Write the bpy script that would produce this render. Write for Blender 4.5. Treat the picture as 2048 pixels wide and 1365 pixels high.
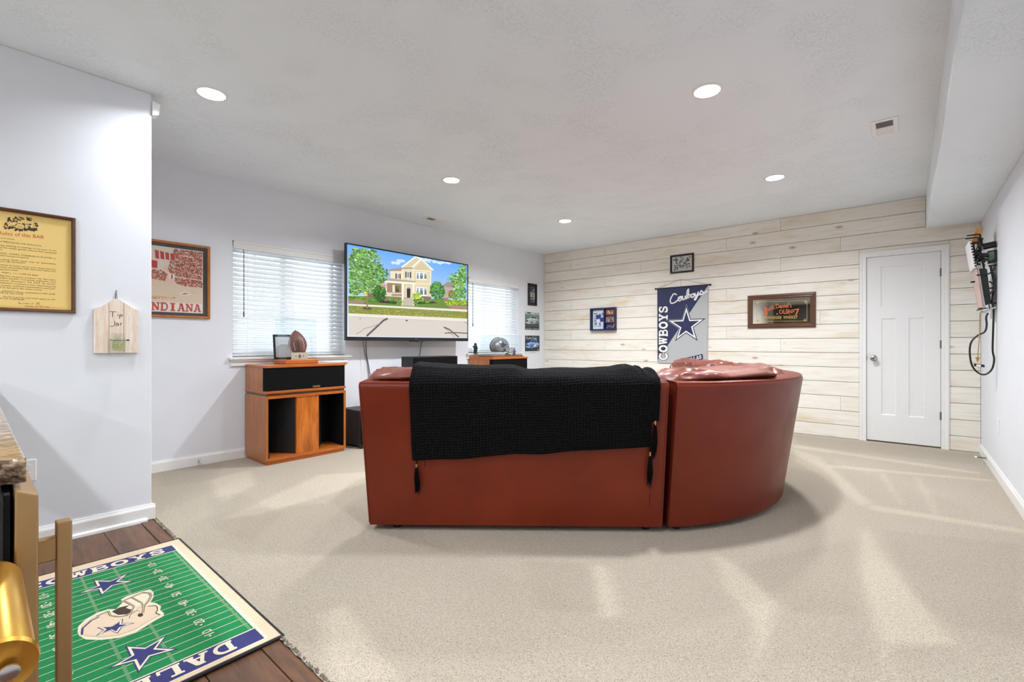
import bpy, bmesh, math, random
from mathutils import Vector, Matrix, noise
from math import sin, cos, pi, radians as rad

for o in list(bpy.data.objects): bpy.data.objects.remove(o)
S = bpy.context.scene
C = S.collection

# ------------------------------------------------------------------ camera, world, exposure
FPX, CX, HOR, CAMH, YAW = 925.0, 1024.0, 688.0, 1.08, 40.463
cam_data = bpy.data.cameras.new('camera')
cam_data.sensor_width = 36.0
cam_data.lens = FPX / 2048 * 36
cam_data.shift_y = (HOR - 682.5) / 2048
cam_data.clip_start = 0.05
cam = bpy.data.objects.new('camera', cam_data); C.objects.link(cam)
cam.location = (0, 0, CAMH); cam.rotation_euler = (rad(90), 0, rad(YAW))
S.camera = cam
LAMP_W = 22.0          # radiant power of each ceiling downlight
LAMP_COL = (0.925, 0.96, 1.0); LAMP_SPREAD = 152
world = bpy.data.worlds.new('overcast_sky'); S.world = world; world.use_nodes = True
bg = world.node_tree.nodes['Background']
bg.inputs[0].default_value = (0.86, 0.93, 1.0, 1); bg.inputs[1].default_value = 2.6; world.cycles.sampling_method = 'NONE'
vs = S.view_settings
vs.view_transform = 'Standard'; vs.look = 'None'; vs.exposure = 0.39; vs.gamma = 1.0; vs.use_curve_mapping = False
S.cycles.use_denoising = True
S.cycles.use_adaptive_sampling = True; S.cycles.use_light_tree = False; S.cycles.adaptive_threshold = 0.07
S.cycles.max_bounces = 7; S.cycles.diffuse_bounces = 4; S.cycles.glossy_bounces = 4
S.cycles.transmission_bounces = 6; S.cycles.transparent_max_bounces = 10
S.cycles.caustics_reflective = False; S.cycles.caustics_refractive = False
S.cycles.sample_clamp_indirect = 6.0

# ------------------------------------------------------------------ room constants (metres)
XL, XR, YB, XJ, YJ, H = -4.795, 0.56, 6.48, -3.55, 0.73, 2.625
YF = -4.6                      # far end of the basement behind the camera
CARPET_Y = 0.735
_a = rad(YAW)
FW = Vector((-sin(_a), cos(_a), 0)); RT = Vector((cos(_a), sin(_a), 0)); EYE = Vector((0, 0, CAMH))
def ray(x, y): return FW + RT * ((x - CX) / FPX) + Vector((0, 0, (HOR - y) / FPX))
def at_depth(x, y, d): return EYE + ray(x, y) * d
def on_frame(fr, x, y, k=0.0):
    """photo point -> 2D coordinates on the plane z=k of a local frame"""
    inv = fr.inverted(); o = inv @ EYE; d = (inv.to_3x3() @ ray(x, y))
    t = (k - o.z) / d.z
    p = o + d * t
    return (p.x, p.y)
def crop(ox, oy, sc): return lambda x, y: (ox + x / sc, oy + y / sc)

# ------------------------------------------------------------------ materials
def lin(c):
    c = c / 255.0
    return c / 12.92 if c <= 0.04045 else ((c + 0.055) / 1.055) ** 2.4
def rgb(r, g, b): return (lin(r), lin(g), lin(b), 1)
MATS = {}
class NT:
    def __init__(s, name):
        s.m = bpy.data.materials.new(name); s.m.use_nodes = True
        s.t = s.m.node_tree; s.b = s.t.nodes['Principled BSDF']; s.out = s.t.nodes['Material Output']
    def n(s, typ, **kw):
        nd = s.t.nodes.new(typ)
        for k, v in kw.items():
            if k.startswith('i_'):
                key = k[2:]; key = int(key) if key.isdigit() else key.replace('_', ' ')
                nd.inputs[key].default_value = v
            else: setattr(nd, k, v)
        return nd
    def l(s, a, b): s.t.links.new(a, b)
    def coord(s, scale=(1, 1, 1), kind='Object'):
        tc = s.n('ShaderNodeTexCoord'); mp = s.n('ShaderNodeMapping'); mp.inputs['Scale'].default_value = scale
        s.l(tc.outputs[kind], mp.inputs['Vector']); return mp.outputs[0]
    def ramp(s, fac, stops):
        r = s.n('ShaderNodeValToRGB'); cr = r.color_ramp
        while len(cr.elements) < len(stops): cr.elements.new(0.5)
        for e, (p, c) in zip(cr.elements, stops): e.position = p; e.color = c
        s.l(fac, r.inputs[0]); return r.outputs[0]
    def noise(s, vec, scale, detail=4, rough=0.55, dist=0):
        nd = s.n('ShaderNodeTexNoise'); nd.inputs['Scale'].default_value = scale
        nd.inputs['Detail'].default_value = detail; nd.inputs['Roughness'].default_value = rough
        nd.inputs['Distortion'].default_value = dist; s.l(vec, nd.inputs['Vector']); return nd.outputs[0]
    def mix(s, fac, a, b, mode='MIX'):
        m = s.n('ShaderNodeMix'); m.data_type = 'RGBA'; m.blend_type = mode
        if hasattr(fac, 'links'): s.l(fac, m.inputs[0])
        else: m.inputs[0].default_value = fac
        for v, k in ((a, 6), (b, 7)):
            if hasattr(v, 'links'): s.l(v, m.inputs[k])
            else: m.inputs[k].default_value = v
        return m.outputs[2]
    def bump(s, h, strength, dist=0.002):
        b = s.n('ShaderNodeBump'); b.inputs['Strength'].default_value = strength; b.inputs['Distance'].default_value = dist
        s.l(h, b.inputs['Height']); s.l(b.outputs[0], s.b.inputs['Normal']); return b
    def fin(s, rough=0.5, metal=0.0, spec=None, coat=0.0):
        s.b.inputs['Roughness'].default_value = rough; s.b.inputs['Metallic'].default_value = metal
        if spec is not None: s.b.inputs['Specular IOR Level'].default_value = spec
        s.b.inputs['Coat Weight'].default_value = coat; s.b.inputs['Coat Roughness'].default_value = 0.15
        MATS[s.m.name] = s.m; return s.m
def plain(name, c, rough=0.5, metal=0.0, spec=None, coat=0.0, var=0.04, nscale=30):
    t = NT(name); v = t.coord()
    f = t.noise(v, nscale, 3)
    a = tuple(min(1, x * (1 - var)) for x in c[:3]) + (1,); b = tuple(min(1, x * (1 + var)) for x in c[:3]) + (1,)
    t.l(t.ramp(f, [(0.3, a), (0.7, b)]), t.b.inputs['Base Color'])
    return t.fin(rough, metal, spec, coat)
def wood(name, dark, light, axis=0, scale=1.0, rough=0.4, coat=0.15, grain=18):
    t = NT(name); sc = [grain * scale] * 3; sc[axis] = 1.6 * scale
    v = t.coord(tuple(sc)); f = t.noise(v, 2.2, 8, 0.62, 0.6)
    v2 = t.coord(tuple(x * 5 for x in sc)); f2 = t.noise(v2, 2.0, 3)
    c = t.ramp(f, [(0.32, dark), (0.68, light)])
    c = t.mix(0.35, c, t.ramp(f2, [(0.35, dark), (0.6, light)]))
    t.l(c, t.b.inputs['Base Color']); t.bump(f2, 0.08, 0.001)
    return t.fin(rough, 0, None, coat)

# painted drywall
t = NT('wall_paint'); v = t.coord(); f = t.noise(v, 90, 4)
t.l(t.ramp(t.noise(v, 3, 2), [(0.3, rgb(229, 232, 239)), (0.7, rgb(232, 235, 242))]), t.b.inputs['Base Color']); t.bump(f, 0.06, 0.002); t.fin(0.42, 0, 0.4)
# slap-brush ceiling texture
t = NT('ceiling_texture'); v = t.coord()
w1 = t.noise(v, 3.2, 2, 0.5)
wv = t.n('ShaderNodeTexNoise'); wv.inputs['Scale'].default_value = 26; wv.inputs['Detail'].default_value = 5; wv.inputs['Distortion'].default_value = 3.2
t.l(v, wv.inputs['Vector'])
rid = t.ramp(wv.outputs[0], [(0.53, (0, 0, 0, 1)), (0.56, (1, 1, 1, 1)), (0.60, (0, 0, 0, 1))])
msk = t.ramp(w1, [(0.46, (0.0, 0.0, 0.0, 1)), (0.66, (1, 1, 1, 1))])
hgt = t.mix(1.0, rid, msk, 'MULTIPLY')
t.b.inputs['Base Color'].default_value = (0.85, 0.915, 0.965, 1); t.bump(hgt, 0.5, 0.0055); t.fin(0.75, 0, 0.2)
plain('white_trim', rgb(240, 240, 238), 0.32, var=0.01)
plain('door_white', rgb(236, 236, 235), 0.34, var=0.01)
# carpet
t = NT('carpet'); v = t.coord()
a1 = t.noise(v, 160, 3, 0.6); a2 = t.noise(v, 60, 3, 0.6); a3 = t.noise(v, 1.4, 3, 0.5)
vor = t.n('ShaderNodeTexVoronoi'); vor.inputs['Scale'].default_value = 190; vor.feature = 'F1'; t.l(v, vor.inputs['Vector'])
col = t.ramp(a1, [(0.31, rgb(112, 97, 78)), (0.41, rgb(204, 190, 169)), (0.52, rgb(222, 210, 191)), (0.70, rgb(240, 231, 215))])
col = t.mix(0.35, col, t.ramp(a2, [(0.3, rgb(176, 163, 145)), (0.65, rgb(218, 208, 192))]))
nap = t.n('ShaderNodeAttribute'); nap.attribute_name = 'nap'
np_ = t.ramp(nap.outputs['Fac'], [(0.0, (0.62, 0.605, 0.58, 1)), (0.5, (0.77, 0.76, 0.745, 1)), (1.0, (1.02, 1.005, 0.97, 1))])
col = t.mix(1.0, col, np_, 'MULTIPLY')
col = t.mix(1.0, col, t.ramp(a3, [(0.3, (0.955, 0.95, 0.94, 1)), (0.7, (1.02, 1.02, 1.02, 1))]), 'MULTIPLY')
t.l(col, t.b.inputs['Base Color'])
hh = t.mix(0.5, a1, vor.outputs['Distance']); t.bump(hh, 0.85, 0.011); t.b.inputs['Sheen Weight'].default_value = 0.15
t.fin(0.95, 0, 0.05)
wood('hardwood', rgb(66, 40, 24), rgb(118, 80, 52), 0, 0.5, 0.42, 0.08, 14)
# whitewashed shiplap: grain, knots, per-plank tone
t = NT('shiplap'); tc = t.n('ShaderNodeTexCoord'); oi = t.n('ShaderNodeObjectInfo')
cmb = t.n('ShaderNodeCombineXYZ'); t.l(oi.outputs['Random'], cmb.inputs[2])
mul = t.n('ShaderNodeVectorMath', operation='SCALE'); mul.inputs['Scale'].default_value = 37.0; t.l(cmb.outputs[0], mul.inputs[0])
ad = t.n('ShaderNodeVectorMath', operation='ADD'); t.l(tc.outputs['Object'], ad.inputs[0]); t.l(mul.outputs[0], ad.inputs[1])
mp = t.n('ShaderNodeMapping'); mp.inputs['Scale'].default_value = (1.3, 20, 20); t.l(ad.outputs[0], mp.inputs[0])
g1 = t.noise(mp.outputs[0], 2.0, 7, 0.65, 0.5)
mp2 = t.n('ShaderNodeMapping'); mp2.inputs['Scale'].default_value = (0.8, 1, 3.2); t.l(ad.outputs[0], mp2.inputs[0])
g2 = t.noise(mp2.outputs[0], 1.6, 3, 0.6)
mp3 = t.n('ShaderNodeMapping'); mp3.inputs['Scale'].default_value = (2.2, 1, 5.0); t.l(ad.outputs[0], mp3.inputs[0])
kn = t.n('ShaderNodeTexVoronoi'); kn.inputs['Scale'].default_value = 1.0; kn.inputs['Randomness'].default_value = 1.0; t.l(mp3.outputs[0], kn.inputs['Vector'])
base = t.ramp(g1, [(0.25, rgb(220, 208, 186)), (0.45, rgb(243, 238, 228)), (0.7, rgb(249, 246, 240))])
base = t.mix(t.ramp(g2, [(0.56, (0, 0, 0, 1)), (0.76, (0.75, 0.75, 0.75, 1))]), base, rgb(222, 200, 160))
base = t.mix(t.ramp(kn.outputs['Distance'], [(0.035, (0.75, 0.75, 0.75, 1)), (0.11, (0, 0, 0, 1))]), base, rgb(176, 140, 92))
base = t.mix(1.0, base, t.ramp(oi.outputs['Random'], [(0, (0.95, 0.94, 0.92, 1)), (1, (1.0, 1.0, 1.0, 1))]), 'MULTIPLY')
t.l(base, t.b.inputs['Base Color']); t.bump(g1, 0.12, 0.001); t.fin(0.6, 0, 0.25)
plain('shiplap_backing', rgb(120, 104, 84), 0.9)
# leather
def leather(name, d, l_, rough):
    t = NT(name); v = t.coord()
    f = t.noise(v, 2.2, 4); t.l(t.ramp(f, [(0.3, d), (0.7, l_)]), t.b.inputs['Base Color'])
    b1 = t.noise(v, 240, 3); t.bump(b1, 0.10, 0.001)
    t.l(t.ramp(t.noise(v, 5, 3), [(0.3, (rough - .05,) * 3 + (1,)), (0.7, (rough + .07,) * 3 + (1,))]), t.b.inputs['Roughness'])
    m = t.fin(rough, 0, 0.3); return m
leather('leather', rgb(102, 33, 15), rgb(120, 44, 21), 0.37)
leather('leather_cushion', rgb(120, 68, 58), rgb(140, 84, 72), 0.30)
plain('black_plastic', rgb(22, 22, 24), 0.35)
plain('black_satin', rgb(30, 30, 32), 0.5)
plain('black_gap', rgb(8, 8, 8), 0.9)
# knitted throw
t = NT('knit_black'); tc = t.n('ShaderNodeUVMap'); mp = t.n('ShaderNodeMapping'); mp.inputs['Scale'].default_value = (1, 1, 1); t.l(tc.outputs[0], mp.inputs[0])
vo = t.n('ShaderNodeTexVoronoi'); vo.inputs['Scale'].default_value = 1.0; vo.inputs['Randomness'].default_value = 0.25; t.l(mp.outputs[0], vo.inputs['Vector'])
t.l(t.ramp(vo.outputs['Distance'], [(0.15, rgb(2, 2, 3)), (0.6, rgb(19, 18, 20))]), t.b.inputs['Base Color'])
t.bump(vo.outputs['Distance'], 1.0, 0.01); t.fin(0.85, 0, 0.10)
plain('tassel_black', rgb(10, 10, 11), 0.85, spec=0.1)
plain('gold', rgb(214, 170, 90), 0.3, 1.0)
plain('brass', rgb(236, 184, 84), 0.3, 0.92, var=0.03)
plain('bronze_steel', rgb(176, 142, 96), 0.38, 0.8, var=0.03)
plain('steel', rgb(190, 190, 190), 0.25, 1.0)
plain('steel_dark', rgb(110, 110, 112), 0.3, 1.0)
wood('walnut_v', rgb(138, 76, 28), rgb(196, 120, 54), 2, 0.7, 0.35, 0.2, 16)
wood('walnut_h', rgb(150, 74, 22), rgb(206, 114, 42), 1, 0.7, 0.35, 0.2, 16)
wood('walnut_panel', rgb(146, 70, 16), rgb(216, 122, 40), 2, 0.5, 0.33, 0.25, 13)
wood('frame_dark', rgb(70, 42, 24), rgb(108, 68, 40), 0, 1.5, 0.35, 0.3, 14)
wood('frame_oak', rgb(150, 88, 32), rgb(196, 124, 54), 1, 1.5, 0.35, 0.3, 14)
wood('white_pine', rgb(222, 190, 160), rgb(248, 240, 230), 1, 1.3, 0.6, 0.0, 26)
wood('orange_wood', rgb(178, 120, 62), rgb(208, 150, 88), 1, 1.5, 0.5, 0.1, 14)
t = NT('grille_cloth'); v = t.coord(); f = t.noise(v, 400, 2)
t.l(t.ramp(f, [(0.3, rgb(12, 12, 13)), (0.7, rgb(24, 24, 25))]), t.b.inputs['Base Color']); t.bump(f, 0.4, 0.002); t.fin(0.9, 0, 0.1)
# granite
t = NT('granite'); v = t.coord(); f = t.noise(v, 38, 6, 0.7)
vo = t.n('ShaderNodeTexVoronoi'); vo.inputs['Scale'].default_value = 70; t.l(v, vo.inputs['Vector'])
c = t.ramp(f, [(0.3, rgb(44, 34, 28)), (0.45, rgb(122, 96, 72)), (0.58, rgb(176, 152, 124)), (0.75, rgb(206, 190, 168))])
c = t.mix(0.45, c, t.ramp(vo.outputs['Distance'], [(0.2, (1, 1, 1, 1)), (0.7, (0.25, 0.22, 0.2, 1))]), 'MULTIPLY'); t.l(c, t.b.inputs['Base Color']); t.fin(0.12, 0, 0.6)
# blind slats: slightly translucent vinyl
t = NT('blind_vinyl'); t.b.inputs['Base Color'].default_value = rgb(243, 243, 242)
tr = t.n('ShaderNodeBsdfTranslucent'); tr.inputs[0].default_value = rgb(240, 243, 246)
mx = t.n('ShaderNodeMixShader'); mx.inputs[0].default_value = 0.4
t.l(t.b.outputs[0], mx.inputs[1]); t.l(tr.outputs[0], mx.inputs[2]); t.l(mx.outputs[0], t.out.inputs[0]); t.fin(0.4)
def thin_glass(name, tint, refl):
    t = NT(name); tr = t.n('ShaderNodeBsdfTransparent'); tr.inputs[0].default_value = tint
    gl = t.n('ShaderNodeBsdfGlossy'); gl.inputs['Roughness'].default_value = 0.03
    lw = t.n('ShaderNodeLayerWeight'); lw.inputs['Blend'].default_value = 0.5
    pw = t.n('ShaderNodeMath', operation='POWER'); pw.inputs[1].default_value = 5.0; t.l(lw.outputs['Facing'], pw.inputs[0])
    ma = t.n('ShaderNodeMath', operation='MULTIPLY_ADD'); ma.inputs[1].default_value = 0.7; ma.inputs[2].default_value = refl; t.l(pw.outputs[0], ma.inputs[0])
    mx = t.n('ShaderNodeMixShader'); t.l(ma.outputs[0], mx.inputs[0]); t.l(tr.outputs[0], mx.inputs[1]); t.l(gl.outputs[0], mx.inputs[2])
    t.l(mx.outputs[0], t.out.inputs[0]); MATS[name] = t.m; return t.m
thin_glass('window_glass', (0.95, 0.97, 0.97, 1), 0.04)
thin_glass('acrylic', (0.975, 0.992, 1.0, 1), 0.03)
thin_glass('picture_glass', (0.97, 0.97, 0.97, 1), 0.035)
thin_glass('jar_glass', (0.94, 0.96, 0.92, 1), 0.08)
def emis(name, c, s):
    t = NT(name); t.b.inputs['Base Color'].default_value = (0.8, 0.8, 0.8, 1)
    t.b.inputs['Emission Color'].default_value = c; t.b.inputs['Emission Strength'].default_value = s; return t.fin(0.5)
emis('lamp_lens', (1.0, 0.975, 0.94, 1), 12.0)
def printed(name, rough=0.5, emit=0.0, coat=0.0, speck=0.0, sscale=200):
    t = NT(name); at = t.n('ShaderNodeAttribute'); at.attribute_name = 'Col'
    c = at.outputs['Color']
    if speck:
        f = t.noise(t.coord(), sscale, 2)
        c = t.mix(1.0, c, t.ramp(f, [(0.3, (1 - speck,) * 3 + (1,)), (0.7, (1 + speck * .6,) * 3 + (1,))]), 'MULTIPLY')
        t.bump(f, 0.5, 0.003)
    t.l(c, t.b.inputs['Base Color'])
    if emit:
        t.b.inputs['Base Color'].default_value = (0, 0, 0, 1); t.t.links.remove(t.b.inputs['Base Color'].links[0])
        t.l(c, t.b.inputs['Emission Color']); t.b.inputs['Emission Strength'].default_value = emit
    return t.fin(rough, 0, 0.5, coat)
printed('print_matte', 0.6); printed('print_gloss', 0.35); printed('print_screen', 0.15, emit=0.92)
printed('print_rug', 0.95, speck=0.14, sscale=420); printed('print_fabric', 0.6, speck=0.03, sscale=300); printed('print_gold', 0.4)
plain('dark_rubber', rgb(40, 40, 42), 0.8)
plain('mirror', rgb(232, 222, 200), 0.03, 1.0, var=0.0)
plain('outlet_white', rgb(240, 240, 240), 0.35, var=0.01)
plain('helmet_silver', rgb(150, 152, 152), 0.3, 0.6)
plain('football', rgb(120, 62, 38), 0.45)
plain('navy', rgb(30, 38, 84), 0.5)
plain('green_label', rgb(92, 116, 96), 0.5)
plain('pink_panel', rgb(206, 170, 160), 0.25, var=0.08)
plain('dark_teal', rgb(24, 48, 54), 0.35)
plain('paper_bill', rgb(178, 184, 128), 0.7, var=0.25, nscale=120)
plain('amber_cord', rgb(170, 130, 60), 0.4)
plain('twine', rgb(110, 112, 116), 0.7)
M = MATS
for n_ in ('print_screen', 'lamp_lens'): M[n_].cycles.emission_sampling = 'NONE'

# ------------------------------------------------------------------ mesh helpers
class MB:
    def __init__(s): s.v = []; s.f = []; s.c = []; s.uv = None; s.mi = []
    def add(s, vs_, fs, col=None):
        o = len(s.v); s.v += [tuple(p) for p in vs_]
        for f in fs: s.f.append(tuple(i + o for i in f)); s.c.append(col)
        return s
    def box(s, x0, x1, y0, y1, z0, z1, col=None):
        v = [(x, y, z) for z in (z0, z1) for y in (y0, y1) for x in (x0, x1)]
        return s.add(v, [(0, 2, 3, 1), (4, 5, 7, 6), (0, 1, 5, 4), (2, 6, 7, 3), (0, 4, 6, 2), (1, 3, 7, 5)], col)
    def hexa(s, b, t_):
        """8 corners: bottom loop, top loop"""
        return s.add(list(b) + list(t_), [(3, 2, 1, 0), (4, 5, 6, 7), (0, 1, 5, 4), (1, 2, 6, 5), (2, 3, 7, 6), (3, 0, 4, 7)])
    def prism(s, poly, z0, z1):
        n = len(poly)
        v = [(p[0], p[1], z0) for p in poly] + [(p[0], p[1], z1) for p in poly]
        return s.add(v, [tuple(range(n - 1, -1, -1)), tuple(range(n, 2 * n))] + [(i, (i + 1) % n, n + (i + 1) % n, n + i) for i in range(n)])
    def tube(s, pts, r, n=8, cap=True):
        pts = [Vector(p) for p in pts]; rr = r if isinstance(r, (list, tuple)) else [r] * len(pts)
        vs_ = []; up = None
        for i, p in enumerate(pts):
            d = (pts[min(i + 1, len(pts) - 1)] - pts[max(i - 1, 0)]).normalized()
            if up is None: up = Vector((0, 0, 1)) if abs(d.z) < 0.9 else Vector((1, 0, 0))
            a = d.cross(up).normalized(); b = a.cross(d).normalized(); up = b
            vs_ += [p + (a * cos(2 * pi * k / n) + b * sin(2 * pi * k / n)) * rr[i] for k in range(n)]
        fs = [(i * n + k, i * n + (k + 1) % n, (i + 1) * n + (k + 1) % n, (i + 1) * n + k) for i in range(len(pts) - 1) for k in range(n)]
        if cap: fs += [tuple(range(n - 1, -1, -1)), tuple(range((len(pts) - 1) * n, len(pts) * n))]
        return s.add(vs_, fs)
    def lathe(s, prof, n=24, mat=None):
        """profile of (r, z), turned about z, optional matrix"""
        vs_ = [Vector((r * cos(2 * pi * k / n), r * sin(2 * pi * k / n), z)) for r, z in prof for k in range(n)]
        if mat is not None: vs_ = [mat @ p for p in vs_]
        m = len(prof)
        fs = [(i * n + k, i * n + (k + 1) % n, (i + 1) * n + (k + 1) % n, (i + 1) * n + k) for i in range(m - 1) for k in range(n)]
        if prof[0][0] > 1e-6: fs.append(tuple(range(n - 1, -1, -1)))
        if prof[-1][0] > 1e-6: fs.append(tuple(range((m - 1) * n, m * n)))
        return s.add(vs_, fs)
    def grid(s, fn, nu, nv, closed_u=False, closed_v=False, uv=None):
        vs_ = [fn(i / nu, j / nv) for j in range(nv + 1) for i in range(nu + 1)]
        w = nu + 1
        return s.add(vs_, [(j * w + i, j * w + i + 1, (j + 1) * w + i + 1, (j + 1) * w + i) for j in range(nv) for i in range(nu)])
    def sweep(s, prof, alist, mp, caps=True):
        """closed profile [(t,z)] carried along a by mp(a,t,z)"""
        n = len(prof); vs_ = [mp(a, t_, z) for a in alist for t_, z in prof]
        fs = [(i * n + k, i * n + (k + 1) % n, (i + 1) * n + (k + 1) % n, (i + 1) * n + k) for i in range(len(alist) - 1) for k in range(n)]
        if caps: fs += [tuple(range(n - 1, -1, -1)), tuple(range((len(alist) - 1) * n, len(alist) * n))]
        return s.add(vs_, fs)
    def xf(s, m): s.v = [tuple(m @ Vector(p)) for p in s.v]; return s
    def build(s, name, mat, parent=None, smooth=False, bevel=0.0, seg=2, weld=0.0):
        me = bpy.data.meshes.new(name); me.from_pydata(s.v, [], s.f)
        if any(c is not None for c in s.c):
            ca = me.color_attributes.new('Col', 'FLOAT_COLOR', 'CORNER'); k = 0
            for p, c in zip(me.polygons, s.c):
                for q, li in enumerate(p.loop_indices):
                    cc = c[q] if isinstance(c, list) else (c or (1, 1, 1, 1))
                    ca.data[li].color = cc
        bm = bmesh.new(); bm.from_mesh(me)
        if weld: bmesh.ops.remove_doubles(bm, verts=bm.verts, dist=weld)
        if not any(c is not None for c in s.c): bmesh.ops.recalc_face_normals(bm, faces=bm.faces)
        if bevel:
            ed = [e for e in bm.edges if len(e.link_faces) == 2 and e.calc_face_angle(0) > 0.6]
            bmesh.ops.bevel(bm, geom=ed, offset=bevel, segments=seg, affect='EDGES', profile=0.6, clamp_overlap=True)
        bm.to_mesh(me); bm.free()
        if smooth:
            for p in me.polygons: p.use_smooth = True
            if smooth != 'all':
                try: me.set_sharp_from_angle(angle=rad(40))
                except Exception: pass
        me.materials.append(mat if not isinstance(mat, str) else M[mat])
        o = bpy.data.objects.new(name, me); C.objects.link(o)
        if parent is not None: o.parent = parent
        return o
def tag(o, label=None, cat=None, group=None, kind=None):
    if label: o['label'] = label
    if cat: o['category'] = cat
    if group: o['group'] = group
    if kind: o['kind'] = kind
    return o
def thing(name, label, cat, mtx=None, group=None, kind=None):
    e = bpy.data.objects.new(name, None); C.objects.link(e); e.empty_display_size = 0.1
    if mtx is not None: e.matrix_world = mtx
    return tag(e, label, cat, group, kind)
def struct(name, mb, mat, parent=None, **k):
    o = mb.build(name, mat, parent, **k)
    if parent is None: o['kind'] = 'structure'
    return o
def copy_tree(o, parent=None):
    c = o.copy(); C.objects.link(c)
    if parent is not None: c.parent = parent
    for ch in [x for x in o.children]: copy_tree(ch, c)
    return c
def frame(o, right, up):
    r = Vector(right).normalized(); u = Vector(up).normalized(); n = r.cross(u)
    return Matrix(((r.x, u.x, n.x, o[0]), (r.y, u.y, n.y, o[1]), (r.z, u.z, n.z, o[2]), (0, 0, 0, 1)))
FR_L = lambda y, z: frame((XL, y, z), (0, 1, 0), (0, 0, 1))       # frame on left wall: x along +Y, z into the room
FR_J = lambda y, z: frame((XJ, y, z), (0, 1, 0), (0, 0, 1))
YS = YB                                                           # face of the shiplap
FR_B = lambda x, z: frame((x, YS, z), (1, 0, 0), (0, 0, 1))
FR_R = lambda y, z: frame((XR, y, z), (0, -1, 0), (0, 0, 1))

# flat printed artwork: layered coloured polygons in a local frame
class Pic:
    def __init__(s, k0=0.0, step=0.00025): s.mb = MB(); s.k = k0; s.step = step
    def poly(s, pts, col, layer=0):
        s.cnt = getattr(s, 'cnt', 0) + 1
        z = s.k + layer * s.step + (s.cnt % 23) * s.step / 24      # no two neighbours share a plane
        pts = [p for p in pts]
        ar = sum(pts[i][0] * pts[(i + 1) % len(pts)][1] - pts[(i + 1) % len(pts)][0] * pts[i][1] for i in range(len(pts)))
        c = col
        if ar < 0:
            pts = pts[::-1]; c = col[::-1] if isinstance(col, list) else col
        s.mb.add([(p[0], p[1], z) for p in pts], [tuple(range(len(pts)))], c); return s
    def rect(s, x0, x1, y0, y1, col, layer=0): return s.poly([(x0, y0), (x1, y0), (x1, y1), (x0, y1)], col, layer)
    def disc(s, x, y, rx, ry, col, layer=0, n=14, rot=0):
        return s.poly([(x + rx * cos(a) * cos(rot) - ry * sin(a) * sin(rot), y + rx * cos(a) * sin(rot) + ry * sin(a) * cos(rot)) for a in [2 * pi * i / n for i in range(n)]], col, layer)
    def blob(s, x, y, r, col, layer=0, rnd=random, n=7, sq=1.0):
        a0 = rnd.random() * 6.28
        return s.poly([(x + r * (0.6 + 0.6 * rnd.random()) * cos(a0 + 2 * pi * i / n), y + sq * r * (0.6 + 0.6 * rnd.random()) * sin(a0 + 2 * pi * i / n)) for i in range(n)], col, layer)
    def stroke(s, pts, w, col, layer=0, rnd=True):
        for (x0, y0), (x1, y1) in zip(pts, pts[1:]):
            L_ = math.hypot(x1 - x0, y1 - y0)
            if L_ < 1e-9: continue
            nx, ny = -(y1 - y0) / L_ * w / 2, (x1 - x0) / L_ * w / 2
            s.poly([(x0 + nx, y0 + ny), (x0 - nx, y0 - ny), (x1 - nx, y1 - ny), (x1 + nx, y1 + ny)], col, layer)
        if rnd:
            for x, y in pts: s.disc(x, y, w / 2, w / 2, col, layer, 8)
        return s
    def build(s, name, mat, parent): return s.mb.build(name, mat, parent)
def spline(pts, n=6):
    out = []
    P_ = [pts[0]] + list(pts) + [pts[-1]]
    for i in range(1, len(P_) - 2):
        p0, p1, p2, p3 = P_[i - 1:i + 3]
        for k in range(n):
            q = k / n
            out.append(tuple(0.5 * ((2 * p1[d]) + (-p0[d] + p2[d]) * q + (2 * p0[d] - 5 * p1[d] + 4 * p2[d] - p3[d]) * q * q + (-p0[d] + 3 * p1[d] - 3 * p2[d] + p3[d]) * q ** 3) for d in (0, 1)))
    out.append(tuple(pts[-1])); return out
def arc(cx, cy, rx, ry, a0, a1, n=12): return [(cx + rx * cos(rad(a0 + (a1 - a0) * i / n)), cy + ry * sin(rad(a0 + (a1 - a0) * i / n))) for i in range(n + 1)]
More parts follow.
